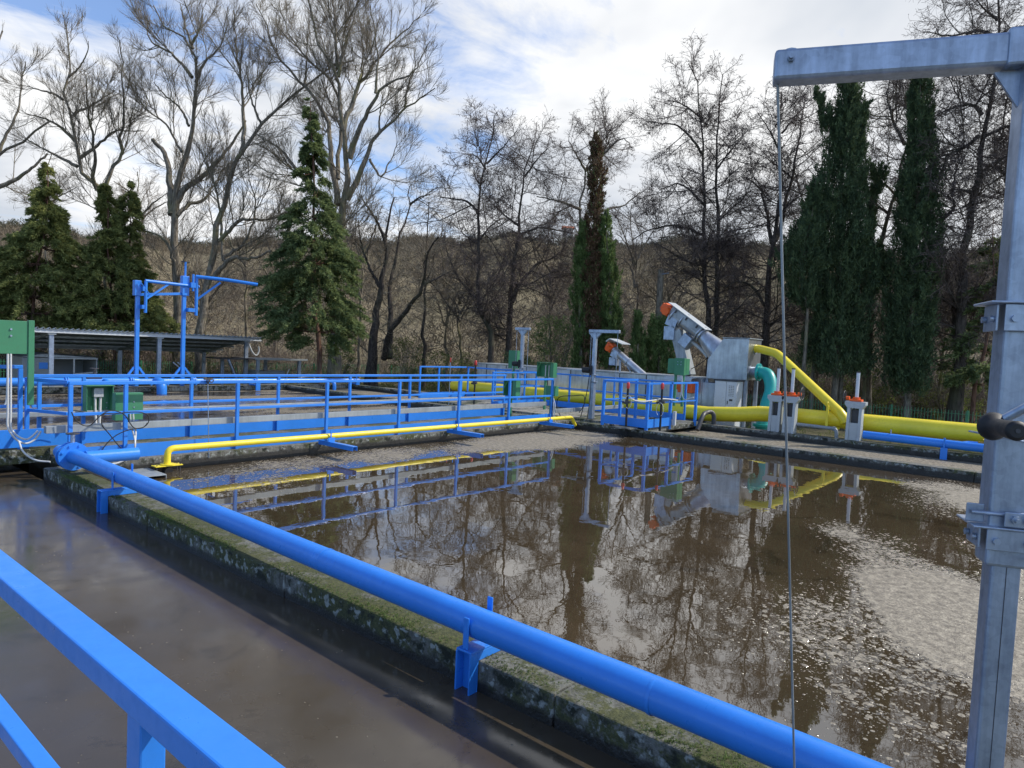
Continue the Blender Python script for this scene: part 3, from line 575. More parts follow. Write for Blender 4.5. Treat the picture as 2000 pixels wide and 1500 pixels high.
# steel container under the shelter
t_ = thing('steel_container', (9.6, 31.5, -.5), 'grey steel container with dark open front under the shelter', 'container')
cx0, cx1, cy0, cy1, cz = 8.15, 10.75, 31.1, 32.6, .90
m = MB().box((cx0, cy0, -.5), (cx0+1.05, cy0+.05, cz-.02)); m.box((cx0, cy0+.051, -.5), (cx0+.05, cy1, cz)); m.box((cx1-.05, cy0+.0, -.5), (cx1, cy1, cz)); m.box((cx0+.051, cy1-.05, -.5), (cx1-.051, cy1, cz)); m.box((cx0+1.051, cy0, -.5), (cx1-.051, cy0+.04, -.05)); m.build('shell', 'grey_paint', t_, .006)
m = MB().add([(cx0-.05, cy0-.05, cz+.01), (cx1+.05, cy0-.05, cz+.01), (cx1+.05, cy1, cz+.05), (cx0-.05, cy1, cz+.05), (cx0+.7, cy0-.05, cz+.13), (cx0+.7, cy1, cz+.17)], [(0, 1, 4), (1, 2, 5, 4), (3, 5, 2), (0, 4, 5, 3)]); m.build('lid', 'weathered_zinc', t_)
m = MB().bar((cx0+1.75, cy0, cz-.01), (cx0+1.75, cy0, .25), .05, .05); m.bar((cx0+1.75, cy0, .25), (cx1, cy0, .32), .05, .05); m.bar((cx0+1.05, cy0-.01, cz-.03), (cx1, cy0-.01, cz-.03), .05, .05); m.build('divider', 'pale_grey', t_)
MB().box((cx0+.55, cy0-.012, .45), (cx0+1.0, cy0-.002, .70)).build('sticker', 'blue_paint', t_)
# second small canopy with a tank
t_ = thing('small_canopy', (17.7, 29, -.5), 'small galvanised canopy frame right of the shelter beside the spruce trunk', 'canopy')
for (x, y) in ((16.65, 29.0), (18.80, 29.0), (16.0, 31.0), (18.2, 31.0)): MB().box((x-.07, y-.06, -.5), (x+.07, y+.06, 1.02)).build('post', 'galvanised', t_, .008)
m = MB().box((16.5, 28.9, 1.021), (19.1, 31.2, 1.07)); m.box((15.3, 29.6, 1.0), (16.499, 31.2, 1.04)); m.build('roof_sheet', 'dark_metal', t_)
MB().box((16.45, 28.85, 1.03), (19.15, 28.895, 1.11)).build('edge_trim', 'pale_grey', t_)
MB().bar((15.5, 29.5, .99), (16.2, 29.5, -.5), .12, .07).build('brace', 'galvanised', t_)
t_ = thing('storage_tank', (17.7, 30, -.5), 'plain grey box tank standing under the small canopy', 'tank')
m = MB().box((16.95, 29.5, -.5), (18.35, 30.6, .50)); m.build('body', 'grey_paint', t_, .02); m = MB().tube(smooth_path([(18.4, 29.4, .0), (18.42, 29.4, .35), (18.52, 29.4, .6)], 5), .03, 8); m.build('overflow_pipe', 'white_plastic', t_)
tag(MB().tube([(17.9, 27.5, .12), (17.95, 27.5, .33), (18.35, 27.5, .36), (18.6, 27.5, .36), (18.7, 27.5, .18)], .03, 8).build('hose', 'white_plastic'), 'bent white hose lying in front of the grey box tank', 'hose')
tag(MB().bar((13.55, 30.6, .8), (14.9, 30.6, -.3), .07, .05).bar((13.75, 30.6, .8), (15.1, 30.6, -.3), .05, .05).build('ladder', 'galvanised'), 'galvanised ladder leaning under the shelter', 'ladder')
# parked car glimpsed at far left
t_ = thing('parked_car', (5.6, 29.6, -.5), 'white car glimpsed at the far left behind the green panel and rails', 'car')
X0, Yc = 3.6, 28.5
prof = [(0, .0), (0, .45), (.3, .62), (1.0, .72), (1.75, 1.22), (3.0, 1.26), (3.7, .80), (4.1, .70), (4.15, .0)]
b_ = MB().prism([(X0-.35+x*.82, Yc, -.30+z) for x, z in prof], (0, 1.6, 0)).build('body', 'white_paint', t_, .05)
m = MB().prism([(X0-.35+x*.82, Yc-.01, -.30+z) for x, z in [(1.2, .76), (1.82, 1.16), (2.9, 1.19), (3.4, .84)]], (0, 1.62, 0)); m.build('side_window', 'black_rubber', b_)
for x in (.8, 3.3):
    w_ = MB().cyl((X0-.35+x*.82, Yc-.03, -.2), (X0-.35+x*.82, Yc+.2, -.2), .3, 24).build('wheel', 'black_rubber', t_, .01); MB().cyl((X0-.35+x*.82, Yc-.04, -.2), (X0-.35+x*.82, Yc-.031, -.2), .17, 16).build('rim', 'galvanised', w_)
# ------------------------------------------------------------------ fences: green bars, posts
def fence(name, label, p0, p1, z0, z1, sp=.11):
    p0 = V(*p0); p1 = V(*p1); u = nrm(p1-p0); L = np.linalg.norm(p1-p0); t_ = thing(name, (*p0, z0), label, 'fence'); n = V(-u[1], u[0])*.012
    m = MB()
    for k in range(int(L/sp)):
        a = p0+u*(k*sp); m.bar((*a, z0+.05), (*a, z1), .022, .014)
    m.build('bars', 'green_paint', t_)
    for z in (z0+.15, (z0+z1)/2, z1-.12): MB().bar((*(p0+n), z), (*(p1+n), z), .03, .012).build('rail', 'green_paint', t_)
    for k in range(int(L/2.5)+1):
        a = p0+u*min(L, k*2.5)+n*3; MB().bar((*a, z0-.05), (*a, z1+.03), .07, .07).build('post', 'green_paint', t_)
fence('green_fence', 'green bar fence behind the shelter and spruce trunk', (2, 36.2), (29.5, 36.2), -.5, .60)
fence('green_fence', 'green bar fence at the right behind the big yellow pipe', (30.2, 35.8), (30.2, -2), -.5, .55)

# ------------------------------------------------------------------ long steel tank and screws
BX = 20.6
t_ = thing('steel_trough', (BX+.6, 14, -.5), 'long grey stainless steel grit tank behind the big yellow pipe', 'tank')
m = MB().box((BX, 9.35, -.45), (BX+1.3, 19.05, 1.41)); m.build('body', 'stainless', t_, .01)
MB().box((BX-.05, 9.32, 1.412), (BX+1.35, 19.10, 1.445)).build('lid', 'weathered_zinc', t_, .004)
for k in range(9): 
    y = 10.3+k*1.03; MB().box((BX-.012, y-.015, -.4), (BX-.001, y+.015, 1.405)).build('seam', 'dark_metal', t_)
MB().box((BX-.03, 9.36, .62), (BX-.002, 19.0, .66)).build('stiffener', 'stainless', t_)
MB().box((BX+.1, 16.85, 1.446), (BX+.2, 16.95, 1.60)).build('vent', 'pale_grey', t_)
MB().box((BX+.01, 8.92, .10), (BX+1.2, 9.348, 1.30)).build('end_box', 'stainless', t_, .01)
t_ = thing('orange_motor', (BX-.2, 9.7, 1.1), 'orange gear motor under a white hood on the end of the long steel tank', 'motor')
m = MB().box((BX-.36, 9.50, .94), (BX-.04, 10.0, 1.28)); m.cyl((BX-.36, 9.75, 1.11), (BX-.42, 9.75, 1.11), .12, 20); m.box((BX-.2, 10.01, 1.02), (BX-.04, 10.25, 1.22)); m.build('gearbox', 'orange_paint', t_, .02)
MB().ring((BX-.425, 9.75, 1.13), (1, 0, 0), .085, .014, 20, 6).build('cover_ring', 'white_plastic', t_)
m = MB().prism([(BX-.48, 9.5, 1.31), (BX-.48, 9.5, 1.33), (BX-.42, 9.5, 1.42), (BX-.01, 9.5, 1.44), (BX-.01, 9.5, 1.42), (BX-.41, 9.5, 1.40), (BX-.46, 9.5, 1.31)], (0, .95, 0)); m.build('hood', 'pale_grey', t_)
t_ = thing('control_cabinet', (20.3, 8.4, 0), 'white control cabinet with two doors below the steel screen housing', 'cabinet')
m = MB().box((20.3, 8.08, -.45), (20.75, 8.79, 1.40)); m.build('body', 'white_paint', t_, .008)
MB().box((20.27, 8.41, .02), (20.298, 8.77, 1.38)).build('door', 'white_paint', t_, .004); d_ = MB().box((20.27, 8.09, .02), (20.298, 8.40, 1.38)).build('door', 'white_paint', t_, .004)
m = MB()
for r_ in range(7):
    for c in range(3): m.box((20.262, 8.17+c*.06, .95+r_*.05), (20.2695, 8.20+c*.06, .965+r_*.05))
m.box((20.262, 8.19, .80), (20.2695, 8.29, .86)); m.box((20.262, 8.33, .70), (20.2695, 8.36, .80)); m.build('vent_and_handle', 'dark_metal', d_)
MB().box((20.25, 8.05, 1.402), (20.8, 8.82, 1.44)).build('top_cover', 'dark_metal', t_, .004)
# inclined screen
t_ = thing('screw_screen', (21.3, 8.8, 0), 'large inclined stainless screw screen with orange motor and tapered steel housing', 'screen')
HX0 = 20.75; HX1 = HX0+1.05
P = lambda x, y: at(x, y, X=HX0)
poly = [P(1379, 739), P(1382, 702), P(1413, 661), P(1463.5, 662), P(1458, 743)]
h_ = MB().prism(poly[::-1], (HX1-HX0, 0, 0)).build('housing', 'stainless', t_, .012)
m = MB(); pr_ = [P(1456, y) + (P(1463, 662)-P(1463, 662)) for y in (676, 690, 704, 718, 731)]
for p in pr_:
    m.bolt(p-V(.012, 0, 0), (1, 0, 0), .02, .012)
m.build('bolts', 'galvanised', h_)
m = MB(); zt = poly[3][2]; m.box((HX0-.02, poly[3][1]-.03, zt+.002), (HX1+.02, poly[2][1]+.02, zt+.03)); m.build('lid', 'weathered_zinc', h_)
for p in poly[-1], poly[0]: MB().box((HX0+.05, p[1]-.05 if p is poly[0] else p[1]+.0, -.5), (HX0+.15, p[1]+.05 if p is poly[0] else p[1]+.1, p[2]-.001)).box((HX1-.15, p[1]-.05 if p is poly[0] else p[1]+.0, -.5), (HX1-.05, p[1]+.05 if p is poly[0] else p[1]+.1, p[2]-.001)).build('leg', 'galvanised', t_)
AX = HX0+.5; Pa = lambda x, y: at(x, y, X=AX)
a0, a1, a2, a3 = Pa(1405, 690), Pa(1372, 655), Pa(1346, 636), Pa(1313, 612)
d_ax = nrm(a3-a0); up = nrm(V(0, 0, 1)-d_ax*d_ax[2])
MB().tube([a0-d_ax*.1, a1], [.42, .21], 28).build('cone', 'stainless', t_)
m = MB()
for c in (a1+d_ax*.0, a1+d_ax*.1, a2+d_ax*.25, a3-d_ax*.12): m.cyl(c-d_ax*.02, c+d_ax*.02, .285, 28)
m.build('flange', 'stainless', t_)
MB().tube([a1, a3], .215, 28).build('barrel', 'stainless', t_)
s0, s1 = a1+d_ax*.05+up*.12, a3+d_ax*.02+up*.12
cv_ = MB().bar(s0, s1, .46, .24, up).build('cover', 'weathered_zinc', t_, .015)
MB().bar(s0+up*.14-d_ax*.1, s1+up*.14+d_ax*.22, .54, .025, up).build('rain_hood', 'pale_grey', t_, .008)
for k in (.15, .5, .85):
    c = s0*(1-k)+s1*k; MB().bar(c-V(.245, 0, 0), c-V(.245, 0, 0)+up*.10, .03, .05, d_ax).build('latch', 'dark_metal', cv_)
mo = a3+d_ax*.02; m = MB().bar(mo, mo+d_ax*.34, .34, .34, up); m.cyl(mo+d_ax*.1, mo+d_ax*.1+V(-.35, 0, -.02), .13, 18); m.bar(mo+d_ax*.341, mo+d_ax*.43, .22, .22, up); m.build('gear_motor', 'orange_paint', t_, .02)
c = Pa(1322, 632); m = MB().bar(c+V(0, .02, .25), c+V(0, .16, -.1), .42, .40, (0, 1, 0)); m.bar(c+V(0, .17, -.1), c+V(0, .17, -.55), .42, .38, (0, 1, 0)); m.build('chute', 'galvanised', t_, .01)
c1, c2 = Pa(1322, 652), Pa(1344, 722); MB().bar(c1+V(.05, .0, .1), c2+V(.05, 0, -.2), .40, .36, (0, 1, 0)).build('discharge_duct', 'weathered_zinc', t_, .01)
c = Pa(1345, 662); MB().bar(c+up*.12, c-up*.28, .40, .34, (0, 1, 0)).build('drive_box', 'galvanised', t_, .01)
MB().tube(smooth_path([Pa(1352, 668), Pa(1370, 683), Pa(1382, 697)], 5), .055, 10).build('drain_pipe', 'pale_grey', t_)
MB().tube(smooth_path([Pa(1385, 690), Pa(1380, 700), Pa(1362, 714), Pa(1343, 724)], 6), .012, 6).build('cable', 'black_rubber', t_)
sx = at(1480, 662, X=HX1)
# small screw conveyor
t_ = thing('screw_conveyor', (21.1, 12.4, 1.44), 'small inclined steel screw conveyor with orange motor rising from the long tank', 'conveyor')
AX = 21.1; b0, b1 = Pa(1262, 738), Pa(1199, 683); d2 = nrm(b1-b0); up2 = nrm(V(0, 0, 1)-d2*d2[2])
MB().tube([b0-d2*.15, b1], .135, 24).build('barrel', 'stainless', t_)
m = MB(); [m.cyl(c-d2*.015, c+d2*.015, .17, 24) for c in (b0*.45+b1*.55, b1-d2*.04)]; m.build('flange', 'stainless', t_)
m = MB().bar(b1+d2*.01, b1+d2*.22, .30, .30, up2); m.cyl(b1+d2*.1, b1+d2*.1+V(-.28, .03, -.02), .10, 16); m.bar(b1+d2*.225, b1+d2*.33, .18, .18, up2); m.build('gear_motor', 'orange_paint', t_, .02)
hc = b1+up2*.27+d2*.03; m = MB().prism([hc+V(-.3, .30, .06), hc+V(-.3, .16, .15), hc+V(-.3, -.36, -.02), hc+V(-.3, -.36, -.045), hc+V(-.3, .15, .12), hc+V(-.3, .28, .02)], (.6, 0, 0)); m.build('rain_hood', 'pale_grey', t_)
c = Pa(1205, 694); m = MB().bar(c+V(0, -.05, .16), c+V(0, .1, -.08), .30, .26, (0, 1, 0)); m.bar(c+V(0, .1, -.081), c+V(0, .1, -.36), .30, .26, (0, 1, 0)); m.build('chute', 'galvanised', t_, .01)
m = MB().bar(Pa(1212, 700), V(AX, Pa(1212, 700)[1], 1.445), .05, .05); m.bar(Pa(1218, 704), V(AX, Pa(1224, 704)[1]-.2, 1.445), .03, .03); m.build('support_leg', 'galvanised', t_)

# ------------------------------------------------------------------ big yellow pipe, branch, teal pipe
YX = 19.32
t_ = thing('big_yellow_pipe', (YX, 10, 0), 'very thick yellow pipe running the whole length beyond the foam channel', 'pipe')
pp = [(YX, 19.22, .53), (YX, 19.17, .53), (YX, 19.05, .53), (YX, 16, .53), (YX, 12.5, .525), (YX+.0, 10.2, .46), (YX, 9.4, .43), (YX-.02, 8.5, .43), (YX, 7.6, .50), (YX, 7.0, .58), (YX, 6.4, .61), (YX, 3.5, .62), (YX, -8, .62)]
rr = [.07, .16, .212]+[.215]*10
MB().tube(pp, rr, 40).build('pipe', 'yellow_paint', t_)
for y in (7.7, 5.15, 9.0): MB().tube([(YX, y+.02, np.interp(y, [7.6, 8.5], [.50, .43]) if y > 7 and y < 8.9 else (.43 if y > 8 else .612)), (YX, y-.02, np.interp(y, [7.6, 8.5], [.50, .43]) if y > 7 and y < 8.9 else (.43 if y > 8 else .612))], .2195, 40, False).build('weld_band', 'yellow_paint', t_)
t_ = thing('yellow_branch_pipe', (YX, 6, 0), 'yellow pipe sloping from the steel housing down onto the thick yellow pipe', 'pipe')
q0 = at(1481, 681, X=21.3); q1 = at(1517, 690, X=20.9); q2 = at(1652, 815, X=19.12)
MB().tube(elbow([q0-V(0, -.2, 0), q0, q1, q2+V(0, .10, .06), q2+V(-.0, .0, -.14)], .18, 7), .125, 28, False).build('pipe', 'yellow_paint', t_)
MB().cyl(q2+V(0, 0, -.12), q2+V(0, 0, -.135), .118, 24).build('pipe_mouth', 'black_rubber', t_)
MB().cyl(q0+V(0, .16, -.02), q0+V(0, .10, -.01), .17, 24).build('flange', 'galvanised', t_)
t_ = thing('yellow_prop', (YX-.3, 5.7, 0), 'thin yellow prop stand holding the sloping yellow pipe', 'support')
c = at(1614, 835, X=18.98); m = MB().box((18.96, c[1]-.03, c[2]), (19.0, c[1]+.03, .98)); m.box((18.97, c[1]-.30, c[2]-.02), (19.07, c[1]+.06, c[2]+.03)); m.ring((18.98, c[1], 1.02), (0, 1, 0), .06, .012, 16, 6); m.build('stand', 'yellow_paint', t_)
t_ = thing('teal_pipe', (20.6, 7.5, 0), 'bent teal pipe bolted to the steel housing behind the yellow pipe', 'pipe')
g = [at(1472, 729, X=21.2), at(1482, 727, X=21.1), at(1500, 733, X=21.0), at(1506, 760, X=20.8), at(1497, 792, X=20.5), at(1487, 838, X=20.3)]
MB().tube(smooth_path(g[1:], 7), .185, 28).build('pipe', 'teal_paint', t_)
f_ = MB().cyl(g[1]+V(0, .03, 0), g[1]-V(0, .03, .0), .27, 28).build('flange', 'teal_paint', t_, .004); m = MB()
for k in range(10): a = k*math.pi/5; m.bolt(g[1]+V(.235*math.cos(a), .05, .235*math.sin(a)), (0, -1, 0), .016, .10)
m.build('bolts', 'galvanised', f_); MB().cyl(g[1]+V(0, .034, 0), g[0]+V(0, .25, 0), .17, 24).build('nozzle', 'galvanised', t_)
MB().cyl(g[-1]+V(0, 0, .15), g[-1]+V(0, 0, .08), .26, 24).build('flange', 'teal_paint', t_, .004); MB().cyl(g[-1]+V(0, 0, .10), g[-1]-V(0, 0, .5), .19, 20).build('foot_pipe', 'teal_paint', t_)
# black gooseneck hoses by the platform
t_ = thing('gooseneck_pipe', (18.5, 7.9, .2), 'dark grey gooseneck pipe bending over the channel wall beside the platform', 'pipe')
g = [at(1362, 840, X=17.9), at(1373, 812, X=18.2), at(1380, 806, X=18.5), at(1389, 805, X=18.7), at(1394, 812, X=18.75), at(1394, 830, X=18.76)]
MB().tube(smooth_path(g, 6), .062, 16).build('pipe', 'dark_metal', t_)
tag(MB().tube(elbow([(18.85, 6.15, .44), (18.85, 4.95, .42), (18.78, 4.82, .42), (18.78, 4.80, .1)], .1), .045, 14).tube([(18.82, 4.9, .42), (18.79, 4.86, .42)], .06, 12).build('dark_pipe', 'grey_paint'), 'dark grey pipe with an elbow lying between the gate frames', 'pipe')
# blue pipe on the outer channel wall
t_ = thing('outer_blue_pipe', (18.7, 4, .2), 'blue pipe lying on the outer channel wall at the right edge', 'pipe')
MB().tube([(18.62, 4.15, .365), (18.62, 1.5, .345), (18.62, -8, .33)], .10, 24).build('pipe', 'blue_paint', t_)
for y in (2.42, -1.5): MB().box((18.50, y-.07, .0), (18.535, y+.07, .27)).box((18.536, y-.07, .245), (18.8, y+.07, .262)).box((18.495, y-.02, .2701), (18.51, y+.02, .50)).build('saddle', 'blue_paint', t_, .003)
MB().tube(elbow([(18.62, 2.15, .40), (18.76, 1.98, .43), (18.76, 1.35, .43), (18.62, 1.2, .38)], .06), .036, 12).build('bypass', 'blue_paint', t_)
m = MB().cyl((18.76, 1.80, .43), (18.76, 1.56, .43), .05, 12); m.cyl((18.76, 1.68, .46), (18.76, 1.68, .53), .014, 8); m.ring((18.76, 1.68, .53), (0, 0, 1), .05, .008, 14, 6); m.build('brass_valve', 'brass', t_)
MB().cyl((18.62, 3.55, .46), (18.62, 3.55, .56), .016, 8).build('nipple', 'galvanised', t_)

# ------------------------------------------------------------------ penstock gate frames
def gate(name, label, y, x=18.78, w_=.34, wheel=-1, h=.97, stem=.72, group='sluice gate frames on the outer channel wall'):
    t_ = thing(name, (x, y, .19), label, 'sluice gate', group)
    z = .192; m = MB()
    for s in (-1, 1):
        m.prism([(x-.17, y+s*(w_/2-.035)-.035, z), (x+.10, y+s*(w_/2-.035)-.035, z), (x+.10, y+s*(w_/2-.035)-.035, z+h-.17), (x-.12, y+s*(w_/2-.035)-.035, z+h-.17)], (0, .07, 0))
    m.box((x-.135, y-w_/2+.071, z), (x-.12, y+w_/2-.071, z+h*.45))
    m.build('frame', 'pale_grey', t_, .006)
    MB().prism([(x-.12, y-w_/2, z+h-.169), (x-.12, y-w_/2-.07, z+h-.08), (x-.12, y-w_/2-.07, z+h), (x-.12, y+w_/2+.07, z+h), (x-.12, y+w_/2+.07, z+h-.08), (x-.12, y+w_/2, z+h-.169)], (.24, 0, 0)).build('head', 'pale_grey', t_, .006)
    m = MB().box((x-.02, y-w_/2+.075, z+.02), (x+.0, y+w_/2-.075, z+h-.2)); m.build('gate_plate', 'dark_metal', t_)
    g_ = MB().box((x-.10, y-.14, z+h+.002), (x+.10, y+.14, z+h+.055)).cyl((x, y, z+h+.056), (x, y, z+h+.11), .085, 20).cyl((x, y+wheel*.16, z+h+.07), (x, y+wheel*.24, z+h+.07), .05, 14).build('gearbox', 'orange_paint', t_, .012)
    c = V(x-.02, y+wheel*.27, z+h+.09); m = MB().ring(c, (0, 1, 0), .16, .012, 26, 6)
    for k in range(3): a = k*math.pi/3; m.bar(c+V(math.cos(a), 0, math.sin(a))*.155, c-V(math.cos(a), 0, math.sin(a))*.155, .012, .012)
    m.build('handwheel', 'dark_metal', g_)
    MB().cyl((x, y, z+h+.111), (x, y, z+h+stem), .042, 16).build('stem_tube', 'white_paint', t_); MB().cyl((x, y, z+h+stem+.001), (x, y, z+h+stem+.03), .048, 16).build('tube_cap', 'dark_metal', t_)
gate('sluice_gate', 'grey sluice gate frame, left one of the adjoining pair behind the steel wire', 6.36, w_=.30, wheel=-1)
gate('sluice_gate', 'grey sluice gate frame, right one of the adjoining pair behind the steel wire', 5.98, w_=.30, wheel=-1)
gate('sluice_gate', 'grey sluice gate frame standing alone beside the end of the blue pipe', 4.40, w_=.34, wheel=1)

# ------------------------------------------------------------------ small davits
def davit(label, x, y, zt, arm_a, arm_b, zb=.2, motor=True, group='small galvanised davits over the channel'):
    t_ = thing('davit', (x, y, zb), label, 'davit', group)
    MB().box((x-.12, y-.12, zb), (x+.12, y+.12, zb+.02)).build('base_plate', 'galvanised', t_)
    MB().box((x-.065, y-.065, zb+.021), (x+.065, y+.065, zb+1.05)).build('socket', 'galvanised', t_, .01)
    MB().box((x-.05, y-.05, zb+1.051), (x+.05, y+.05, zt-.09)).build('mast', 'galvanised', t_, .01)
    m = MB(); 
    for z in (zb+1.06, zb+1.25): m.box((x-.10, y-.10, z), (x+.10, y+.10, z+.02))
    m.build('collar', 'galvanised', t_)
    m = MB().prism([(x-.03, y, zt-.30), (x-.03, y-.20, zt-.10), (x-.03, y+.20, zt-.10)], (.06, 0, 0)); m.build('gusset', 'galvanised', t_)
    MB().bar((x, y+arm_a, zt-.045), (x, y-arm_b, zt-.045), .09, .09).build('arm', 'galvanised', t_, .01)
    for yy in (y+arm_a-.06, y-arm_b+.06): MB().tube([(x, yy, zt-.09), (x-.02, yy-.02, zb+(.9 if yy > y else 1.0))], .008, 6).build('cable', 'galvanised', t_)
    w_ = MB().cyl((x-.07, y+.06, zb+1.38), (x-.07, y+.30, zb+1.38), .085, 18).box((x-.13, y+.02, zb+1.24), (x-.052, y+.06, zb+1.52)).build('winch', 'black_rubber' if motor else 'dark_metal', t_, .006)
    MB().bar((x-.08, y+.31, zb+1.38), (x-.08, y+.33, zb+1.12), .02, .02).build('crank', 'galvanised', w_)
davit('galvanised davit with a dark winch further back, behind the rear blue railing', 17.9, 14.55, 2.80, .32, .30)
davit('galvanised davit standing at the walkway end beside the blue railed platform', 16.25, 10.60, 2.72, .20, .78, motor=True)
tag(MB().box((17.55, 14.9, 1.38), (17.9, 15.05, 1.405)).build('shelf_plate', 'galvanised'), 'small steel shelf plate fixed at the rear davit', 'plate')
tag(MB().box((16.2, 10.9, 1.55), (16.5, 11.5, 1.575)).box((16.22, 10.68, 1.54), (16.28, 10.899, 1.57)).build('shelf_plate', 'galvanised'), 'small steel shelf plate fixed at the nearer davit', 'plate')
for k, (a, b2) in enumerate((((1152, 728), (1134, 815)), ((1155, 730), (1146, 822)))):
    tag(MB().tube(smooth_path([at(a[0], a[1], X=16.1), at((a[0]+b2[0])/2+2, (a[1]+b2[1])/2, X=16.0), at(b2[0], b2[1], X=15.9)], 6), .011, 8).build('black_cable', 'black_rubber'), ('slanting' if not k else 'steeper')+' black cable hanging from the nearer davit winch', 'cable')
lp = [(1094, 812), (1088, 795), (1089, 780), (1098, 774), (1120, 773), (1138, 772), (1142, 780), (1140, 792), (1131, 806)]
tag(MB().tube(smooth_path([at(x, y, X=15.2) for x, y in lp], 6), .011, 8).build('black_cable', 'black_rubber'), 'black cable loop between the walkway end and the nearer davit', 'cable')
for k in (0, 1): tag(MB().tube(smooth_path([at(x+k*3, y, X=14.75) for x, y in [(1078, 778), (1081, 792), (1080, 806), (1081, 824)]], 6), .014, 8).build('conduit', 'white_plastic'), ('left' if not k else 'right')+' of two white conduits at the last walkway post', 'conduit')
# hoods on the right
t_ = hood('switch_hood', 'tall green hood on twin green posts above the blue railed platform', 0, .001, 0, 0, .001, bolts=False) if False else None
p0, p1 = at(1307, 699, X=18.3), at(1343, 732, X=18.3)
t_ = thing('switch_hood', (18.3, p0[1], .2), 'tall green hood on twin green posts above the blue railed platform', 'switch hood', 'green painted switch hoods')
m = MB().prism([(18.2, p1[1], p0[2]), (18.2, p0[1]-.02, p0[2]-.02), (18.2, p0[1]-.02, p1[2]+.02), (18.2, p1[1], p1[2])], (.2, 0, 0)); h_ = m.build('hood', 'green_paint', t_, .006)
MB().box((18.05, p1[1]-.0, p1[2]-.02), (18.19, p1[1]+.30, p0[2]+.01)).build('side_plate', 'green_paint', t_, .004)
for dy in (.26, .02): MB().box((18.12, p1[1]+dy, .66), (18.18, p1[1]+dy+.06, p1[2]-.021)).build('post', 'green_paint', t_, .003)
[MB().bolt((18.04, p1[1]+.1+a*.1, p1[2]+.28+c*.08), (1, 0, 0), .012, .012).build('bolt', 'galvanised', h_) for a in (0, 1) for c in (0, 1)]
for k in (-1, 1):
    pts = [at(x, y, X=18.0) for x, y in ((1331+k, 734), (1332+k, 750), (1331+k, 770), (1331+k*6, 780), (1331+k*14, 779), (1331+k*24, 776))]
    tag(MB().tube(smooth_path(pts, 6), .015, 8).build('conduit', 'white_plastic'), ('left' if k < 0 else 'right')+' turning white conduit below the tall green hood', 'conduit')
pts = [at(x, y, Y=8.38) for x, y in ((1232, 778), (1240, 782), (1256, 784), (1275, 782), (1295, 779), (1310, 780), (1323, 782))]
tag(MB().tube(smooth_path(pts, 6), .016, 8).build('conduit', 'white_plastic'), 'white conduit sagging along the platform railing behind the float rods', 'conduit')
def hood_px(label, x0, y0, x1, y1, X, dep, op=False):
    a, c = at(x0, y0, X=X), at(x1, y1, X=X); t_ = thing('switch_hood', (X, c[1], c[2]), label, 'switch hood', 'green painted switch hoods'); th = .015
    if op: m = MB().box((X+dep, c[1], c[2]), (X+dep+th, a[1], a[2])); m.box((X, a[1]-th, c[2]), (X+dep-.001, a[1], a[2])); m.box((X, c[1], c[2]), (X+dep-.001, c[1]+th+.1, a[2]+.02)); m.box((X-.02, c[1], a[2]+.021), (X+dep, a[1], a[2]+.035))
    else: m = MB().box((X, c[1], c[2]), (X+dep, a[1], a[2]))
    m.build('hood', 'green_paint', t_, .004)
    if op:
        for k in (.4, .6): MB().cyl((X+dep*.7, c[1]*(1-k)+a[1]*k, a[2]-.06), (X+dep*.7, c[1]*(1-k)+a[1]*k, c[2]+.02), .018, 8).build('conduit', 'white_plastic', t_)
    MB().box((X+.03, (a[1]+c[1])/2-.03, .2), (X+.09, (a[1]+c[1])/2+.03, c[2]-.001)).build('post', 'green_paint', t_)
hood_px('narrow green hood left of the rear davit', 994, 684, 1009, 720, 18.3, .15)
hood_px('open green hood between the two davits', 1049, 709, 1080, 738, 17.2, .18, True)
hood_px('open green hood behind the walkway railing, left of a closed one', 984, 743, 1007, 775, 13.4, .16, True)
hood_px('small closed green hood at the last walkway posts', 1066, 753, 1084, 774, 15.0, .15)

# ------------------------------------------------------------------ float rods
def rod(label, x, y, zb, zt, black=True, lean=(0, 0), group='level sensor rods with red caps'):
    t_ = thing('sensor_rod', (x, y, zb), label, 'sensor rod', group); r_ = .028 if black else .012
    MB().tube([(x+lean[0], y+lean[1], zb), (x, y, zt)], r_, 12).build('rod', 'black_rubber' if black else 'galvanised', t_)
    MB().tube([(x, y, zt-.01), (x, y, zt+.02), (x, y, zt+.12), (x, y, zt+.15)], [r_*1.1, r_*1.5, r_*1.5, r_*.7], 12).build('cap', 'red_plastic', t_)
    if black: MB().cyl((x-.02, y-.10, zb+.92), (x-.02, y+.12, zb+.90), .035, 12).box((x-.05, y-.05, zb+.86), (x-.028, y+.05, zb+.99)).build('clamp', 'dark_metal', t_)
rod('black sensor rod with red cap at the platform corner, standing in the reflecting basin', 15.32, 8.93, -.05, 1.22)
rod('black sensor rod with red cap at the right side of the platform', 15.95, 8.30, -.02, 1.24)
rod('thin sensor rod with red cap rising left of the blue corner railing', 15.9, 15.9, .0, 1.55, False)
rod('short black sensor rod with red cap inside the blue corner railing', 16.35, 15.2, .0, 1.50)
for k, (ang) in enumerate((0, 1, 2)):
    c = at(1228+k*2, 785, X=15.3); pts = [c+V(-.03, .10*math.cos(a+k), .16*math.sin(a+k)*(1-.1*k)-.02*k) for a in np.linspace(0, 5.2, 12)]
    if k == 0: tag(MB().tube(smooth_path(pts, 4), .009, 6).build('white_cable', 'white_plastic'), 'coil of thin white cable tied to the rod at the platform corner', 'cable')
    if k == 1:
        c = at(1290, 800, X=15.8); pts = [c+V(-.03, .10*math.cos(a), .17*math.sin(a)) for a in np.linspace(-1, 4.4, 12)]; tag(MB().tube(smooth_path(pts, 4), .006, 6).build('white_cable', 'white_plastic'), 'coil of thin white cable tied to the rod at the right of the platform', 'cable')
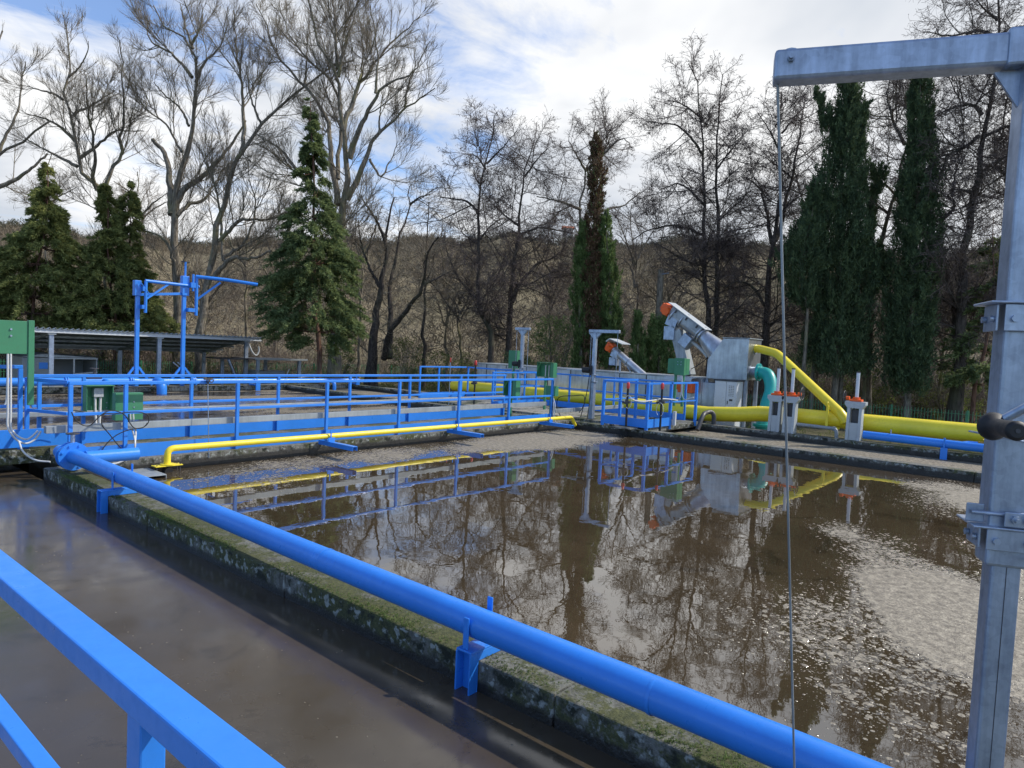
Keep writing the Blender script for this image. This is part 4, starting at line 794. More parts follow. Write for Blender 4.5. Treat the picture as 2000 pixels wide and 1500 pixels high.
tag(MB().box((16.77, 8.30, .245), (16.84, 8.38, .62)).build('white_post', 'white_plastic', None, .004), 'short white post stub standing at the right end of the platform', 'post')

# ------------------------------------------------------------------ big crane at the right edge
a_ = math.radians(-73); xv = CX+F*math.tan(a_); hz = 605+.048*(xv+590)
U = RM @ np.array([(xv-CX)/F, -(hz-CY)/F, -1.]); U[2] = 0; U = nrm(U); N = V(U[1], -U[0], 0)      # arm direction; N points at the viewer side
if N @ (CAM-V(2.4, .15, H)) < 0: N = -N
PXY = at(1922, 1500, D=2.0); cx_, cy_ = PXY[0], PXY[1]
t_ = thing('crane', (cx_, cy_, .24), 'big galvanised davit crane with boom and steel wire at the right edge', 'crane', )
def ub(p, q_, w_, h_, name, mat, par, bev=.006): return MB().bar(p, q_, w_, h_, U).build(name, mat, par, bev)
Pz = lambda z, u=0., n=0.: V(cx_, cy_, z)+U*u+N*n
ub(Pz(.24), Pz(1.64), .078, .074, 'lower_mast', 'galvanised', t_, .008)
MB().bar(Pz(.40, 0, .0395), Pz(1.62, 0, .0395), .0016, .002, N).build('weld_line', 'dark_metal', t_)
ub(Pz(1.55), Pz(3.06), .095, .110, 'upper_mast', 'galvanised', t_, .009)
m = MB().bar(Pz(.242), Pz(.262), .26, .26, U); m.build('base_plate', 'galvanised', t_, .004)
zA = 2.985
L_ = .70
arm = MB().bar(Pz(zA, .055), Pz(zA, L_), .075, .090, (0, 0, 1)).build('boom', 'galvanised', t_, .010)
MB().bar(Pz(zA+.002, -.16), Pz(zA+.002, .100), .090, .104, (0, 0, 1)).build('boom_sleeve', 'galvanised', t_, .008)
m = MB().bolt(Pz(zA+.012, L_-.045, .0375), N, .011, .012); m.cyl(Pz(zA+.012, L_-.045, .0376), Pz(zA+.012, L_-.045, .062), .007, 12); m.cyl(Pz(zA+.012, L_-.045, -.03), Pz(zA+.012, L_-.045, .03), .036, 20); m.build('pulley_pin', 'galvanised', arm)
MB().prism([Pz(zA-.053, .03, -.005), Pz(zA-.053, .118, -.005), Pz(zA-.16, .050, -.005), Pz(zA-.16, .03, -.005)], N*.01).build('gusset', 'galvanised', t_)
# wire
anchor = at(1557, 1730, z=.0); tip = Pz(zA-.045, L_-.012, 0)
MB().tube([tip+V(0, 0, .03), anchor], .0042, 10).build('wire', 'weathered_zinc', t_)
# clamps on the mast
def clamp(z, zh=.075, name='clamp_plate'):
    c_ = MB().bar(Pz(z+zh, .0, 0), Pz(z+zh+.007, .0, 0), .150, .20, U).build('collar_plate', 'galvanised', t_, .003)
    m = MB().bar(Pz(z, 0, .062), Pz(z+zh-.001, 0, .062), .006, .125, U); m.bar(Pz(z, .075, 0), Pz(z+zh-.001, .075, 0), .100, .006, U); o = m.build(name, 'galvanised', c_, .002)
    m = MB()
    for u_ in (-.035, .04): m.bolt(Pz(z+zh*.45, u_, .0655), N, .010, .010)
    for n_ in (-.03, .03): m.bolt(Pz(z+zh*.45, .079, n_), U, .010, .010)
    m.build('bolts', 'galvanised', c_)
clamp(2.21); clamp(1.60, .06)
# folded bracket of the lower clamp
m = MB().bar(Pz(1.669, .085, .03), Pz(1.722, .085, .03), .006, .045, U); m.bar(Pz(1.669, -.03, .066), Pz(1.712, -.03, .066), .006, .11, U); k_ = m.build('hinge_plates', 'galvanised', t_, .003)
m = MB().cyl(Pz(1.70, .10, .05), Pz(1.70, -.12, .05), .006, 12); m.bolt(Pz(1.692, .0, .069), N, .012, .010); m.cyl(Pz(1.692, .0, .069), Pz(1.692, .0, .092), .006, 12); m.build('pin', 'galvanised', k_)
MB().tube([Pz(1.698, -.035, .075), Pz(1.69, -.055, .09), Pz(1.64, -.20, .17)], [.021, .020, .020], 20).build('strut_tube', 'galvanised', t_)
m = MB().cyl(Pz(1.585, -.03, .072), Pz(1.583, -.12, .072), .004, 10); m.build('tie_rod', 'galvanised', t_)
# winch crank with rubber grip
cr = at(1936, 832, D=1.66); ce = at(2012, 792, D=1.60); ge = at(1988, 842, D=1.50)
MB().tube([cr+nrm(ce-cr)*.02, ce], .011, 14).build('crank_arm', 'galvanised', t_)
gd = nrm(ge-cr); g_ = MB().tube([cr, cr+gd*.004, cr+gd*.012, cr+gd*.02, cr+gd*.03, cr+(ge-cr)*.5, ge-gd*.012, ge-gd*.004, ge], [.015, .030, .034, .030, .0205, .0195, .0215, .022, .015], 24).build('rubber_grip', 'black_rubber', t_)
MB().cyl(ge, ge+gd*.002, .005, 12).build('grip_bolt', 'dark_metal', g_)
pc = at(1915, 846, D=1.80); m = MB().bar(pc, pc+nrm(at(1975, 858, D=1.80)-pc)*.14, .10, .005); m.build('winch_shelf', 'galvanised', t_, .002)
m = MB().cyl(Pz(1.96, -.02, .062), Pz(1.96, -.02, .075), .05, 28); m.build('winch_disc', 'galvanised', t_)
# ------------------------------------------------------------------ vegetation
FW = RM @ V(0, 0, -1)
def unit(a): return a/np.maximum(1e-9, np.linalg.norm(a, axis=-1, keepdims=True))
def tubes_mesh(groups):
    """groups: list of (P [B,m,3], R [B,m], sides) -> vertex and quad arrays"""
    vs, qs, off = [], [], 0
    for P, R, s in groups:
        B, m = P.shape[:2]
        if not B: continue
        T = np.empty_like(P); T[:, 1:-1] = P[:, 2:]-P[:, :-2]; T[:, 0] = P[:, 1]-P[:, 0]; T[:, -1] = P[:, -1]-P[:, -2]; T = unit(T)
        ref = np.where(np.abs(T[:, :1, 2:3]) > .9, V(1, .2, 0), V(0, 0, 1)); u = unit(np.cross(T, ref)); v = np.cross(T, u)
        a = np.arange(s)*2*np.pi/s
        X = P[:, :, None]+(u[:, :, None]*np.cos(a)[None, None, :, None]+v[:, :, None]*np.sin(a)[None, None, :, None])*R[:, :, None, None]
        vs.append(X.reshape(-1, 3)); b, i, k = np.meshgrid(np.arange(B), np.arange(m-1), np.arange(s), indexing='ij'); base = off+(b*m+i)*s
        qs.append(np.stack([base+k, base+(k+1) % s, base+s+(k+1) % s, base+s+k], -1).reshape(-1, 4)); off += B*m*s
    return np.concatenate(vs), np.concatenate(qs)
def resample(P, n):
    P = np.array(smooth_path(P, 6)); d = np.r_[0, np.cumsum(np.linalg.norm(np.diff(P, axis=0), axis=1))]; t = np.linspace(0, d[-1], n)
    return np.stack([np.interp(t, d, P[:, k]) for k in range(3)], 1), d[-1]
def grow(P, R, L, N, rg, lenf, ang, sd_, trop, wig, m, tmin=.15, tpow=1., rf=.55, lmin=.15, lmax=9., taper=.35, rmin=.004, absl=None):
    B, n = P.shape[:2]; N = int(N); par = rg.choice(B, N, p=L/L.sum()); t = tmin+(1-tmin)*rg.random(N)**tpow
    f = t*(n-1); i = np.minimum(f.astype(int), n-2); fr = (f-i)[:, None]
    p = P[par, i]*(1-fr)+P[par, i+1]*fr; tan = unit(P[par, i+1]-P[par, i]); r = (R[par, i]*(1-fr[:, 0])+R[par, i+1]*fr[:, 0])
    q = unit(np.cross(tan, unit(rg.normal(size=(N, 3))))); a = np.radians(rg.normal(ang, sd_, N))[:, None]
    d = unit(tan*np.cos(a)+q*np.sin(a)); l = np.clip((L[par] if absl is None else absl)*lenf*(1.15-.75*t)*rg.uniform(.55, 1.3, N), lmin, lmax)
    out = np.empty((N, m, 3)); out[:, 0] = p; st = (l/(m-1))[:, None]
    for j in range(1, m):
        d = unit(d+rg.normal(size=(N, 3))*wig+V(0, 0, trop)); out[:, j] = out[:, j-1]+d*st
    r0 = np.minimum(r*rf, np.maximum(l*.0095, rmin)); R2 = np.maximum(r0[:, None]*np.linspace(1, taper, m)[None], rmin)
    return out, R2, l
def bare_tree(name, label, limbs, D, rg, style, crown_mat, trunk_mat='grey_bark', n1=60, n2=500, n3=3200, n4=0, group=None, jit=.28, ends=True, catkins=0, rtwig=.0042):
    """limbs: list of (pixel polyline, r0px, r1px): the limbs one can see in the photo, at D metres, each drifting in depth"""
    sc = D/F; P0, R0, L0 = [], [], []; first = None
    for li, (pl, r0, r1) in enumerate(limbs):
        pts = [at(x, y, D=D) for x, y in pl]; ln = sum(np.linalg.norm(pts[i+1]-pts[i]) for i in range(len(pts)-1))
        if li == 0:
            first = pts[0].copy(); g = V(pts[0][0], pts[0][1], -.6); pts = [g]+pts; s_ = 0.
        slope = 0. if li == 0 else rg.normal(0, jit); acc = 0
        if li:      # start at the nearest point of the limbs so far, follow its depth
            al = np.concatenate(P0); k = np.argmin(np.linalg.norm(np.cross(al-CAM, nrm(pts[0]-CAM)), axis=1)+.02*np.linalg.norm(al-pts[0], axis=1)); off = (al[k]-CAM)@FW-D
        else: off = 0
        out = []
        for i, p in enumerate(pts):
            if i: acc += np.linalg.norm(pts[i]-pts[i-1])
            k = (D+off+slope*acc)/D if not (li == 0 and i == 0) else 1.; out.append(CAM+(p-CAM)*k if not (li == 0 and i == 0) else p)
        Q_, l = resample(out, 18); Q_[1:-1] += rg.normal(size=(16, 3))*min(.05, l*.006)
        P0.append(Q_); L0.append(l); rr = (r1+(r0-r1)*(1-np.linspace(0, 1, 18))**1.35)*sc*.92
        if li == 0: rr[:3] *= (1.35, 1.15, 1.05)
        R0.append(rr)
    P0 = np.array(P0); R0 = np.array(R0); L0 = np.array(L0); fk = {'up': .85, 'alder': 1.0, 'mix': .6}[style]; n1 = int(n1*1.2); n2 = int(n2*1.9*fk); n3 = int(n3*1.7*fk); catkins = int(catkins*2.4)
    t_ = thing(name, (*first[:2], -.5), label, 'tree', group)
    if style == 'up': s1 = dict(lenf=1, absl=3.4, ang=42, sd_=12, trop=.09, wig=.10, m=8, tmin=.22, lmax=4.5, lmin=.8); s2 = dict(lenf=.5, ang=34, sd_=12, trop=.11, wig=.07, m=6, lmin=.5, lmax=2.4); s3 = dict(lenf=.55, ang=28, sd_=12, trop=.08, wig=.07, m=4, lmin=.35, lmax=1.3)
    elif style == 'alder': s1 = dict(lenf=1, absl=3.3, ang=74, sd_=10, trop=.05, wig=.13, m=9, tmin=.20, lmax=5.0, lmin=.7); s2 = dict(lenf=.42, ang=48, sd_=14, trop=-.02, wig=.20, m=6, lmin=.35, lmax=1.7); s3 = dict(lenf=.5, ang=48, sd_=18, trop=-.05, wig=.25, m=4, lmin=.2, lmax=.7)
    else: s1 = dict(lenf=1, absl=2.6, ang=55, sd_=16, trop=.06, wig=.18, m=8, tmin=.15, lmax=3.6, lmin=.5); s2 = dict(lenf=.5, ang=50, sd_=16, trop=.03, wig=.22, m=6, lmin=.3, lmax=1.8); s3 = dict(lenf=.5, ang=45, sd_=16, trop=.01, wig=.22, m=4, lmin=.2, lmax=.8)
    P1, R1, L1 = grow(P0, R0, L0, n1, rg, rmin=.010, **s1)
    Pc, Rc, Lc = np.concatenate([P1[:, -8:] if P1.shape[1] >= 8 else P1, P0[:, [0, 2, 5, 8, 11, 13, 15, 17]]*1.]), None, None
    # twigs grow on first-order branches and on the outer part of the limbs
    A = P0[:, 8:][:, ::1]; idx = np.linspace(0, A.shape[1]-1, P1.shape[1]).round().astype(int); A = A[:, idx]; RA = R0[:, 8:][:, idx]
    P1a = np.concatenate([P1, A]); R1a = np.concatenate([R1, RA]); L1a = np.concatenate([L1, L0*.16])
    P2, R2, L2 = grow(P1a, R1a, L1a, n2, rg, rmin=.006, **s2)
    P2a = np.concatenate([P2]); R2a = R2; L2a = L2
    i2 = np.linspace(2, P1.shape[1]-1, P2.shape[1]).round().astype(int)
    P3, R3, L3 = grow(np.concatenate([P2a, P1[:, i2]]), np.concatenate([R2a, R1[:, i2]]), np.concatenate([L2a, L1*.6]), n3, rg, rmin=rtwig, taper=.6, **s3)
    v, q = tubes_mesh([(P0, R0, 10), (P1[L1 > 2.2], R1[L1 > 2.2], 6)]); me = mesh_arrays('trunk', v, q, smooth=True); o = bpy.data.objects.new('trunk', me); COL.objects.link(o); me.materials.append(M[trunk_mat]); attach(o, t_)
    v, q = tubes_mesh([(P1[L1 <= 2.2], R1[L1 <= 2.2], 5), (P2, R2, 4), (P3, R3, 3)]); tr = None
    if catkins:
        k = rg.choice(len(P3), catkins); p = P3[k, rg.integers(1, 4, catkins)]+rg.normal(size=(catkins, 3))*.02; d = unit(rg.normal(size=(catkins, 3))*.5+V(0, 0, -1)); s = unit(np.cross(d, rg.normal(size=(catkins, 3)))); l = rg.uniform(.05, .10, catkins)[:, None]
        tv = np.stack([p-s*.016, p+s*.016, p+d*l], 1).reshape(-1, 3); tr = len(v)+np.arange(len(tv)).reshape(-1, 3); v = np.concatenate([v, tv])
    me = mesh_arrays('crown', v, q, tr); o = bpy.data.objects.new('crown', me); COL.objects.link(o); me.materials.append(M[crown_mat]); attach(o, t_)
    return t_
def sprays(C, Dr, Ln, rg, per, wid, ll, spread=.35, droop=0.):
    """plume-like leaf sprays: clump centres C, directions Dr, lengths Ln -> triangles"""
    N = len(C); k = np.repeat(np.arange(N), per); t = rg.random(len(k)); d0 = Dr[k]
    base = C[k]+d0*(t*Ln[k])[:, None]+rg.normal(size=(len(k), 3))*(Ln[k]*spread*(1-.6*t))[:, None]*.5+V(0, 0, -1)*(droop*t*t*Ln[k])[:, None]
    d = unit(d0+rg.normal(size=(len(k), 3))*.55+V(0, 0, -droop*.6)); s = unit(np.cross(d, rg.normal(size=(len(k), 3)))); l = (ll*rg.uniform(.6, 1.4, len(k)))[:, None]; w_ = (wid*rg.uniform(.6, 1.3, len(k)))[:, None]
    return np.stack([base-s*w_, base+s*w_, base+d*l], 1)
def leaf_obj(name, T, mat, parent=None):
    v = T.reshape(-1, 3); me = mesh_arrays(name, v, None, np.arange(len(v)).reshape(-1, 3)); o = bpy.data.objects.new(name, me); COL.objects.link(o); me.materials.append(M[mat])
    if parent is not None: attach(o, parent)
    return o
def evergreen(name, label, prof, D, rg, mat, kind, dens=1., trunk=None, group=None, depthf=.9, extra=None, lobes=7, mat2=None):
    """prof: list of (y_px, x_left, x_right) giving the outline seen in the photo; the crown is built round its own axis"""
    sc = D/F; prof = sorted(prof); ys = np.array([p[0] for p in prof], float); cx_ = np.array([(p[1]+p[2])/2 for p in prof]); hw = np.array([(p[2]-p[1])/2 for p in prof])*sc
    zs = np.array([at(c, y, D=D)[2] for c, y in zip(cx_, ys)]); bp = at(cx_[-1], ys[-1], D=D); t_ = thing(name, (bp[0], bp[1], -.5), label, 'tree', group)
    R_ = unit(RM @ V(1, 0, 0)*V(1, 1, 0)); Fh = unit(FW*V(1, 1, 0)); H_ = abs(zs[0]-zs[-1])
    area = np.trapezoid(hw*2, -zs) if hasattr(np, 'trapezoid') else np.trapz(hw*2, -zs)
    N = int(abs(area)*(48 if kind == 'cypress' else 34)*dens)
    # sample heights in proportion to the radius
    yy = rg.uniform(ys[0], ys[-1], N*6); hh = np.interp(yy, ys, hw); yy = yy[rg.random(len(yy)) < (hh+.15)/(hh.max()+.15)][:N]; N = len(yy)
    h = np.interp(yy, ys, hw); z = np.interp(yy, ys, zs); xc = np.interp(yy, ys, cx_); ax = np.array([at(a, b_, D=D) for a, b_ in zip(xc, yy)])
    th = rg.uniform(0, 2*np.pi, N); ph = rg.uniform(0, 6.28, 4); lob = 1+.16*np.sin(th*lobes/2+ph[0]+z*.5)+.10*np.sin(th*lobes+ph[1]-z*1.1)
    if kind != 'cypress': lob = lob*(1+.20*np.sin(z*3.4+ph[2]+1.5*np.sin(th+ph[3])))
    rad = np.sqrt(rg.uniform(.12, 1., N))*lob; out = R_*np.cos(th)[:, None]+Fh*np.sin(th)[:, None]*depthf
    ll = np.minimum(h*.5+.18, .75)
    if kind != 'cypress':        # sprays sit on separate boughs, with gaps between them
        nb_ = max(60, int(N/7)); bi = rg.integers(0, nb_, N); yb = rg.uniform(ys[0], ys[-1], nb_*5); hb = np.interp(yb, ys, hw); yb = yb[rg.random(len(yb)) < (hb+.45)/(hb.max()+.45)]; yb = yb[np.arange(nb_) % len(yb)]; tb = rg.uniform(0, 2*np.pi, nb_); lb = rg.uniform(.72, 1.16, nb_)
        f_ = rg.uniform(.15, 1., N)**.6; yy = yb[bi]+rg.normal(size=N)*1.0; h = np.interp(yy, ys, hw); th = tb[bi]+rg.normal(size=N)*.17/np.maximum(.3, f_*h)*.8; rad = f_*lb[bi]
        z = np.interp(yy, ys, zs)+.10*np.sin(f_*3.1)*h-.16*h*f_**2+rg.normal(size=N)*.07; xc = np.interp(yy, ys, cx_); ax = np.array([at(a, b_, D=D) for a, b_ in zip(xc, yy)])
        out = R_*np.cos(th)[:, None]+Fh*np.sin(th)[:, None]*depthf; ll = np.minimum(h*.35+.16, .5)
    C = ax+out*(np.maximum(h-ll*(.25 if kind == 'cypress' else .45), .03)*rad)[:, None]; C[:, 2] = z
    if kind == 'cypress': Dr = unit(out*.22+V(0, 0, 1)+rg.normal(size=(N, 3))*.12); T = sprays(C-V(0, 0, .2), Dr, ll*1.2, rg, 46, .026, .15, .22)
    else: Dr = unit(out+V(0, 0, -.12)+rg.normal(size=(N, 3))*.22); T = sprays(C, Dr, ll*1.05, rg, 60, .030, .15, .26, .30)
    if mat2 is not None:
        sel = rg.random(len(T)) < mat2[1]; tt = T[:, 0]
        leaf_obj('foliage', T[~sel], mat, t_); leaf_obj('foliage', T[sel], mat2[0], t_)
    else: leaf_obj('foliage', T, mat, t_)
    zt = zs[0]-.3; top = at(cx_[0], ys[0]+8, D=D); base = V(bp[0], bp[1], -.55); n = 14
    mid = [base]+[at(c, y, D=D) for c, y in zip(cx_[::-1], ys[::-1])]; Q_, l = resample(mid, n); r0 = trunk or max(.1, H_*.011); grp = [(Q_[None], np.linspace(r0, r0*.12, n)[None], 9)]
    nb = int(N*.10); k = rg.choice(N, nb); ci = np.array([Q_[np.argmin(np.abs(Q_[:, 2]-(c[2]-.15)))] for c in C[k]]); a = np.linspace(0, 1, 5)[None, :, None]; Pb = ci[:, None]*(1-a)+C[k][:, None]*a; Pb[:, :, 2] += (-.1*np.sin(a[..., 0]*3.1)); grp.append((Pb, np.repeat(np.linspace(.022, .008, 5)[None], nb, 0), 4))
    v, q = tubes_mesh(grp); me = mesh_arrays('trunk', v, q, smooth=True); o = bpy.data.objects.new('trunk', me); COL.objects.link(o); me.materials.append(M['red_bark' if kind != 'cypress' else 'grey_bark']); attach(o, t_)
    return t_
R_ = lambda s: np.random.default_rng(s)
GR = 'bare grey deciduous trees beyond the fence'; GA = 'bare dark alders beyond the fence'
bare_tree('bare_tree', 'pale bare tree cut by the left edge, its boughs reaching in above the conifers', [([(-70, 560), (-60, 420), (-30, 335), (0, 300), (30, 285), (62, 262), (95, 238)], 9, 2), ([(-30, 375), (0, 365), (40, 345), (68, 325), (92, 300)], 6, 2), ([(-60, 420), (-40, 250), (-10, 120), (5, 60)], 5, 1.5), ([(-10, 320), (10, 270), (35, 215), (42, 160), (50, 120)], 4, 1)], 40, R_(11), 'up', 'twig_grey', n1=26, n2=260, n3=1700)
bare_tree('bare_tree', 'bare forked tree rising behind the two left conifers', [([(210, 520), (203, 420), (196, 372), (179, 350), (157, 330), (152, 308), (147, 266), (143, 230), (123, 196), (120, 179), (134, 151), (134, 112), (130, 55)], 10, 1.2),
  ([(157, 308), (185, 288), (207, 269), (224, 255), (250, 257), (280, 256)], 4, 1), ([(143, 228), (150, 218), (174, 209), (199, 193), (224, 176)], 3.5, 1), ([(147, 276), (130, 258), (112, 244), (84, 231), (53, 223)], 4, 1),
  ([(151, 325), (118, 308), (78, 286), (50, 270)], 4, 1), ([(123, 195), (104, 183), (78, 176), (53, 168)], 3, 1), ([(134, 151), (157, 129), (171, 98), (172, 80)], 2.5, .8),
  ([(200, 420), (210, 353), (216, 330), (232, 311), (238, 280), (240, 224), (239, 168), (237, 112), (234, 78)], 5, 1), ([(190, 372), (182, 350), (186, 308), (183, 280), (175, 238), (168, 146)], 4.5, 1)], 38, R_(12), 'up', 'twig_grey', n1=75, n2=700, n3=5200)
bare_tree('bare_tree', 'tall bare tree with a broken stub limb behind the blue gantry', [([(346, 600), (345, 520), (338, 440), (342, 390), (352, 340), (365, 290), (378, 230), (383, 160), (377, 95), (370, 80), (347, 64), (313, 45), (300, 11)], 13, 1.3),
  ([(336, 420), (330, 330), (322, 300), (310, 285), (298, 272)], 9, 4), ([(383, 162), (397, 126), (420, 101), (435, 80), (442, 55)], 4, 1), ([(375, 151), (350, 120), (327, 100), (302, 87), (288, 67), (292, 40)], 4, 1), ([(374, 88), (392, 50), (396, 15)], 3, 1), ([(376, 95), (362, 50), (352, 8)], 3, 1),
  ([(355, 297), (330, 252), (302, 218), (277, 168)], 3, .8), ([(369, 246), (353, 213), (322, 185), (300, 160)], 3, .8), ([(345, 396), (361, 372), (392, 347), (420, 322), (448, 286), (470, 255), (480, 235)], 7, 2), ([(345, 420), (370, 400), (400, 388), (425, 350), (440, 320)], 5, 1.2), ([(350, 560), (330, 480), (300, 455), (270, 450)], 5, 1.5)], 37, R_(13), 'up', 'twig_grey', n1=90, n2=900, n3=6500)
bare_tree('bare_tree', 'leaning bare tree whose long bough crosses to the right above the gantry', [([(392, 660), (400, 600), (417, 500), (428, 430), (440, 395), (453, 336), (476, 294), (489, 269), (526, 227), (562, 193), (596, 168), (629, 143), (657, 129), (690, 118)], 11, 1.5),
  ([(470, 300), (478, 230), (467, 140), (461, 84), (456, 20)], 5, 1), ([(437, 510), (431, 440), (425, 380), (405, 330), (390, 290)], 4, 1), ([(417, 545), (450, 505), (490, 505), (530, 490)], 6, 2), ([(430, 470), (470, 430), (520, 430), (560, 415)], 5, 1.5), ([(510, 245), (490, 190), (480, 120)], 3, .8), ([(440, 500), (480, 470), (500, 400), (485, 350)], 4, 1), ([(596, 168), (600, 100), (605, 40)], 2.5, .8)], 36, R_(14), 'up', 'twig_grey', n1=80, n2=800, n3=5600)
bare_tree('bare_tree', 'tallest bare tree spreading widely behind the pointed spruce', [([(655, 700), (658, 600), (660, 500), (668, 430), (674, 392), (677, 336), (674, 274), (666, 238), (661, 168), (659, 134), (635, 112), (615, 67), (601, -5)], 14, 1.5),
  ([(671, 256), (688, 202), (708, 157), (736, 120), (772, 76), (820, 34)], 6, 1), ([(682, 310), (699, 258), (719, 218), (736, 185), (758, 162), (800, 150), (812, 120)], 7, 1), ([(678, 390), (702, 344), (716, 302), (730, 272), (761, 241), (794, 207), (830, 190), (850, 172)], 7, 1),
  ([(668, 440), (640, 400), (584, 336), (562, 308), (534, 283), (503, 263)], 8, 1.5), ([(660, 400), (650, 330), (643, 266), (635, 230), (615, 190), (593, 165), (562, 134), (534, 92), (520, 45), (500, 8)], 7, 1), ([(660, 350), (658, 310), (666, 280), (663, 200), (640, 150), (605, 120), (560, 60), (545, 5)], 5, 1),
  ([(733, 182), (737, 120), (735, 84), (724, 10)], 3, .8), ([(691, 196), (706, 140), (708, 90), (700, 20)], 3, .8), ([(661, 150), (672, 90), (690, 40), (700, 0)], 4, 1), ([(659, 134), (655, 60), (650, -10)], 4, 1), ([(740, 262), (742, 220), (748, 180)], 2.5, .8), ([(722, 310), (735, 335), (745, 345), (760, 320), (775, 285)], 3, .8), ([(790, 210), (800, 160), (825, 110), (840, 80)], 2.5, .8)], 34, R_(15), 'up', 'twig_grey', n1=150, n2=1500, n3=11000)
bare_tree('bare_tree', 'multi stemmed bare tree right of the pointed spruce with a hollow dark trunk', [([(727, 700), (733, 640), (741, 582), (750, 520), (752, 470), (761, 422), (770, 385)], 13, 1.5), ([(761, 700), (761, 640), (763, 554), (780, 470), (797, 414), (800, 364)], 7, 1), ([(750, 700), (757, 660), (772, 635), (808, 590), (828, 554), (836, 498), (856, 464)], 7, 1.5), ([(741, 560), (720, 520), (705, 470), (700, 430)], 4, 1), ([(752, 470), (735, 430), (715, 400), (705, 380)], 4, 1), ([(828, 554), (850, 545), (880, 530)], 3, 1), ([(800, 400), (820, 385), (840, 380)], 3, 1)], 37, R_(16), 'mix', 'twig_grey', 'dark_bark', n1=90, n2=900, n3=5200)
bare_tree('bare_tree', 'slender straight bare trunk between the hollow tree and the dark alders', [([(828, 690), (829, 620), (828, 554), (832, 500), (836, 428), (838, 395)], 5, 1), ([(829, 560), (845, 520), (850, 480)], 2, .8)], 39, R_(17), 'mix', 'twig_grey', 'dark_bark', n1=30, n2=220, n3=1200)
bare_tree('bare_tree', 'tall dark alder with a curved foot, left one of two beside each other', [([(962, 700), (955, 650), (937, 600), (934, 500), (935, 400), (947, 333), (955, 283), (965, 227)], 8, 1), ([(936, 420), (915, 395), (885, 388), (860, 385)], 3.5, 1), ([(948, 330), (930, 305), (905, 300)], 2.5, .8), ([(950, 320), (980, 290), (1010, 255)], 2.5, .8), ([(935, 470), (960, 440), (985, 425)], 2.5, .8)], 36, R_(18), 'alder', 'twig_dark', 'dark_bark', n1=85, n2=950, n3=5600, catkins=2600)
bare_tree('bare_tree', 'shorter dark alder, right one of two beside each other', [([(992, 680), (993, 643), (997, 567), (1010, 467), (1017, 400), (1027, 333), (1043, 277)], 9, 1), ([(1000, 590), (1012, 560), (1030, 535), (1057, 510), (1085, 500), (1110, 480)], 5, 1.2), ([(1025, 345), (1050, 310), (1070, 290)], 2.5, .8), ([(1012, 440), (985, 420), (965, 400)], 3, .8), ([(1012, 460), (1050, 445), (1090, 450), (1120, 455)], 3, 1)], 37, R_(19), 'alder', 'twig_dark', 'dark_bark', n1=85, n2=950, n3=5400, catkins=2400)
bare_tree('bare_tree', 'bare tree spreading above the half brown cypress', [([(1137, 690), (1134, 560), (1133, 483), (1135, 400), (1147, 333), (1155, 290), (1163, 240)], 8, 1), ([(1135, 410), (1100, 395), (1070, 388), (1048, 383)], 3.5, 1), ([(1145, 335), (1125, 300), (1110, 275)], 3, .8), ([(1148, 330), (1180, 300), (1215, 270), (1235, 290)], 3.5, .8), ([(1140, 440), (1180, 410), (1220, 400), (1250, 375)], 4, 1), ([(1150, 310), (1185, 265), (1195, 245)], 3, .8)], 38, R_(20), 'alder', 'twig_dark', 'grey_bark', n1=95, n2=1000, n3=5600, catkins=1500)
bare_tree('bare_tree', 'tallest dark alder with twin trunks behind the big screw screen', [([(1386, 680), (1384, 640), (1376, 480), (1373, 350), (1372, 280), (1366, 200), (1358, 150), (1345, 124)], 8, 1), ([(1398, 690), (1398, 640), (1400, 520), (1402, 440), (1400, 350), (1402, 250), (1405, 190), (1412, 144)], 7, 1), ([(1373, 300), (1330, 250), (1290, 240), (1262, 238)], 3, 1), ([(1376, 400), (1330, 360), (1290, 370)], 3, 1), ([(1378, 460), (1320, 440), (1265, 450), (1235, 470)], 3.5, 1), ([(1400, 330), (1430, 290), (1450, 270)], 2.5, .8), ([(1370, 230), (1335, 205), (1305, 195)], 2.5, .8)], 34, R_(21), 'alder', 'twig_dark', 'dark_bark', n1=170, n2=1800, n3=10500, catkins=5200)
bare_tree('bare_tree', 'dark alder with a thick low trunk right behind the hanging steel wire', [([(1496, 690), (1497, 640), (1500, 560), (1510, 480), (1518, 400), (1524, 320), (1526, 240), (1526, 180)], 11, 1), ([(1508, 475), (1500, 425), (1492, 392), (1476, 360), (1455, 345)], 5, 1), ([(1514, 470), (1532, 420), (1550, 330), (1560, 280), (1572, 184)], 5, 1), ([(1497, 600), (1470, 560), (1440, 550), (1415, 560)], 4, 1.2), ([(1498, 640), (1530, 620), (1550, 640)], 4, 1), ([(1525, 300), (1500, 250), (1480, 220)], 2.5, .8), ([(1527, 260), (1560, 220), (1590, 200)], 2.5, .8)], 33, R_(22), 'alder', 'twig_dark', 'dark_bark', n1=150, n2=1500, n3=9000, catkins=4200)
bare_tree('bare_tree', 'bare tree leaning to the right between the two green cypresses', [([(1700, 690), (1703, 600), (1709, 520), (1733, 433), (1753, 360), (1773, 277), (1782, 220), (1775, 150), (1770, 110)], 9, 1), ([(1767, 283), (1743, 233), (1733, 187), (1738, 150)], 4, 1), ([(1750, 380), (1715, 350), (1690, 345)], 3, .8), ([(1738, 420), (1700, 390), (1690, 380)], 3, .8), ([(1775, 270), (1800, 230), (1830, 200)], 3, .8)], 32, R_(23), 'alder', 'twig_dark', 'grey_bark', n1=110, n2=1100, n3=6500, catkins=2500)
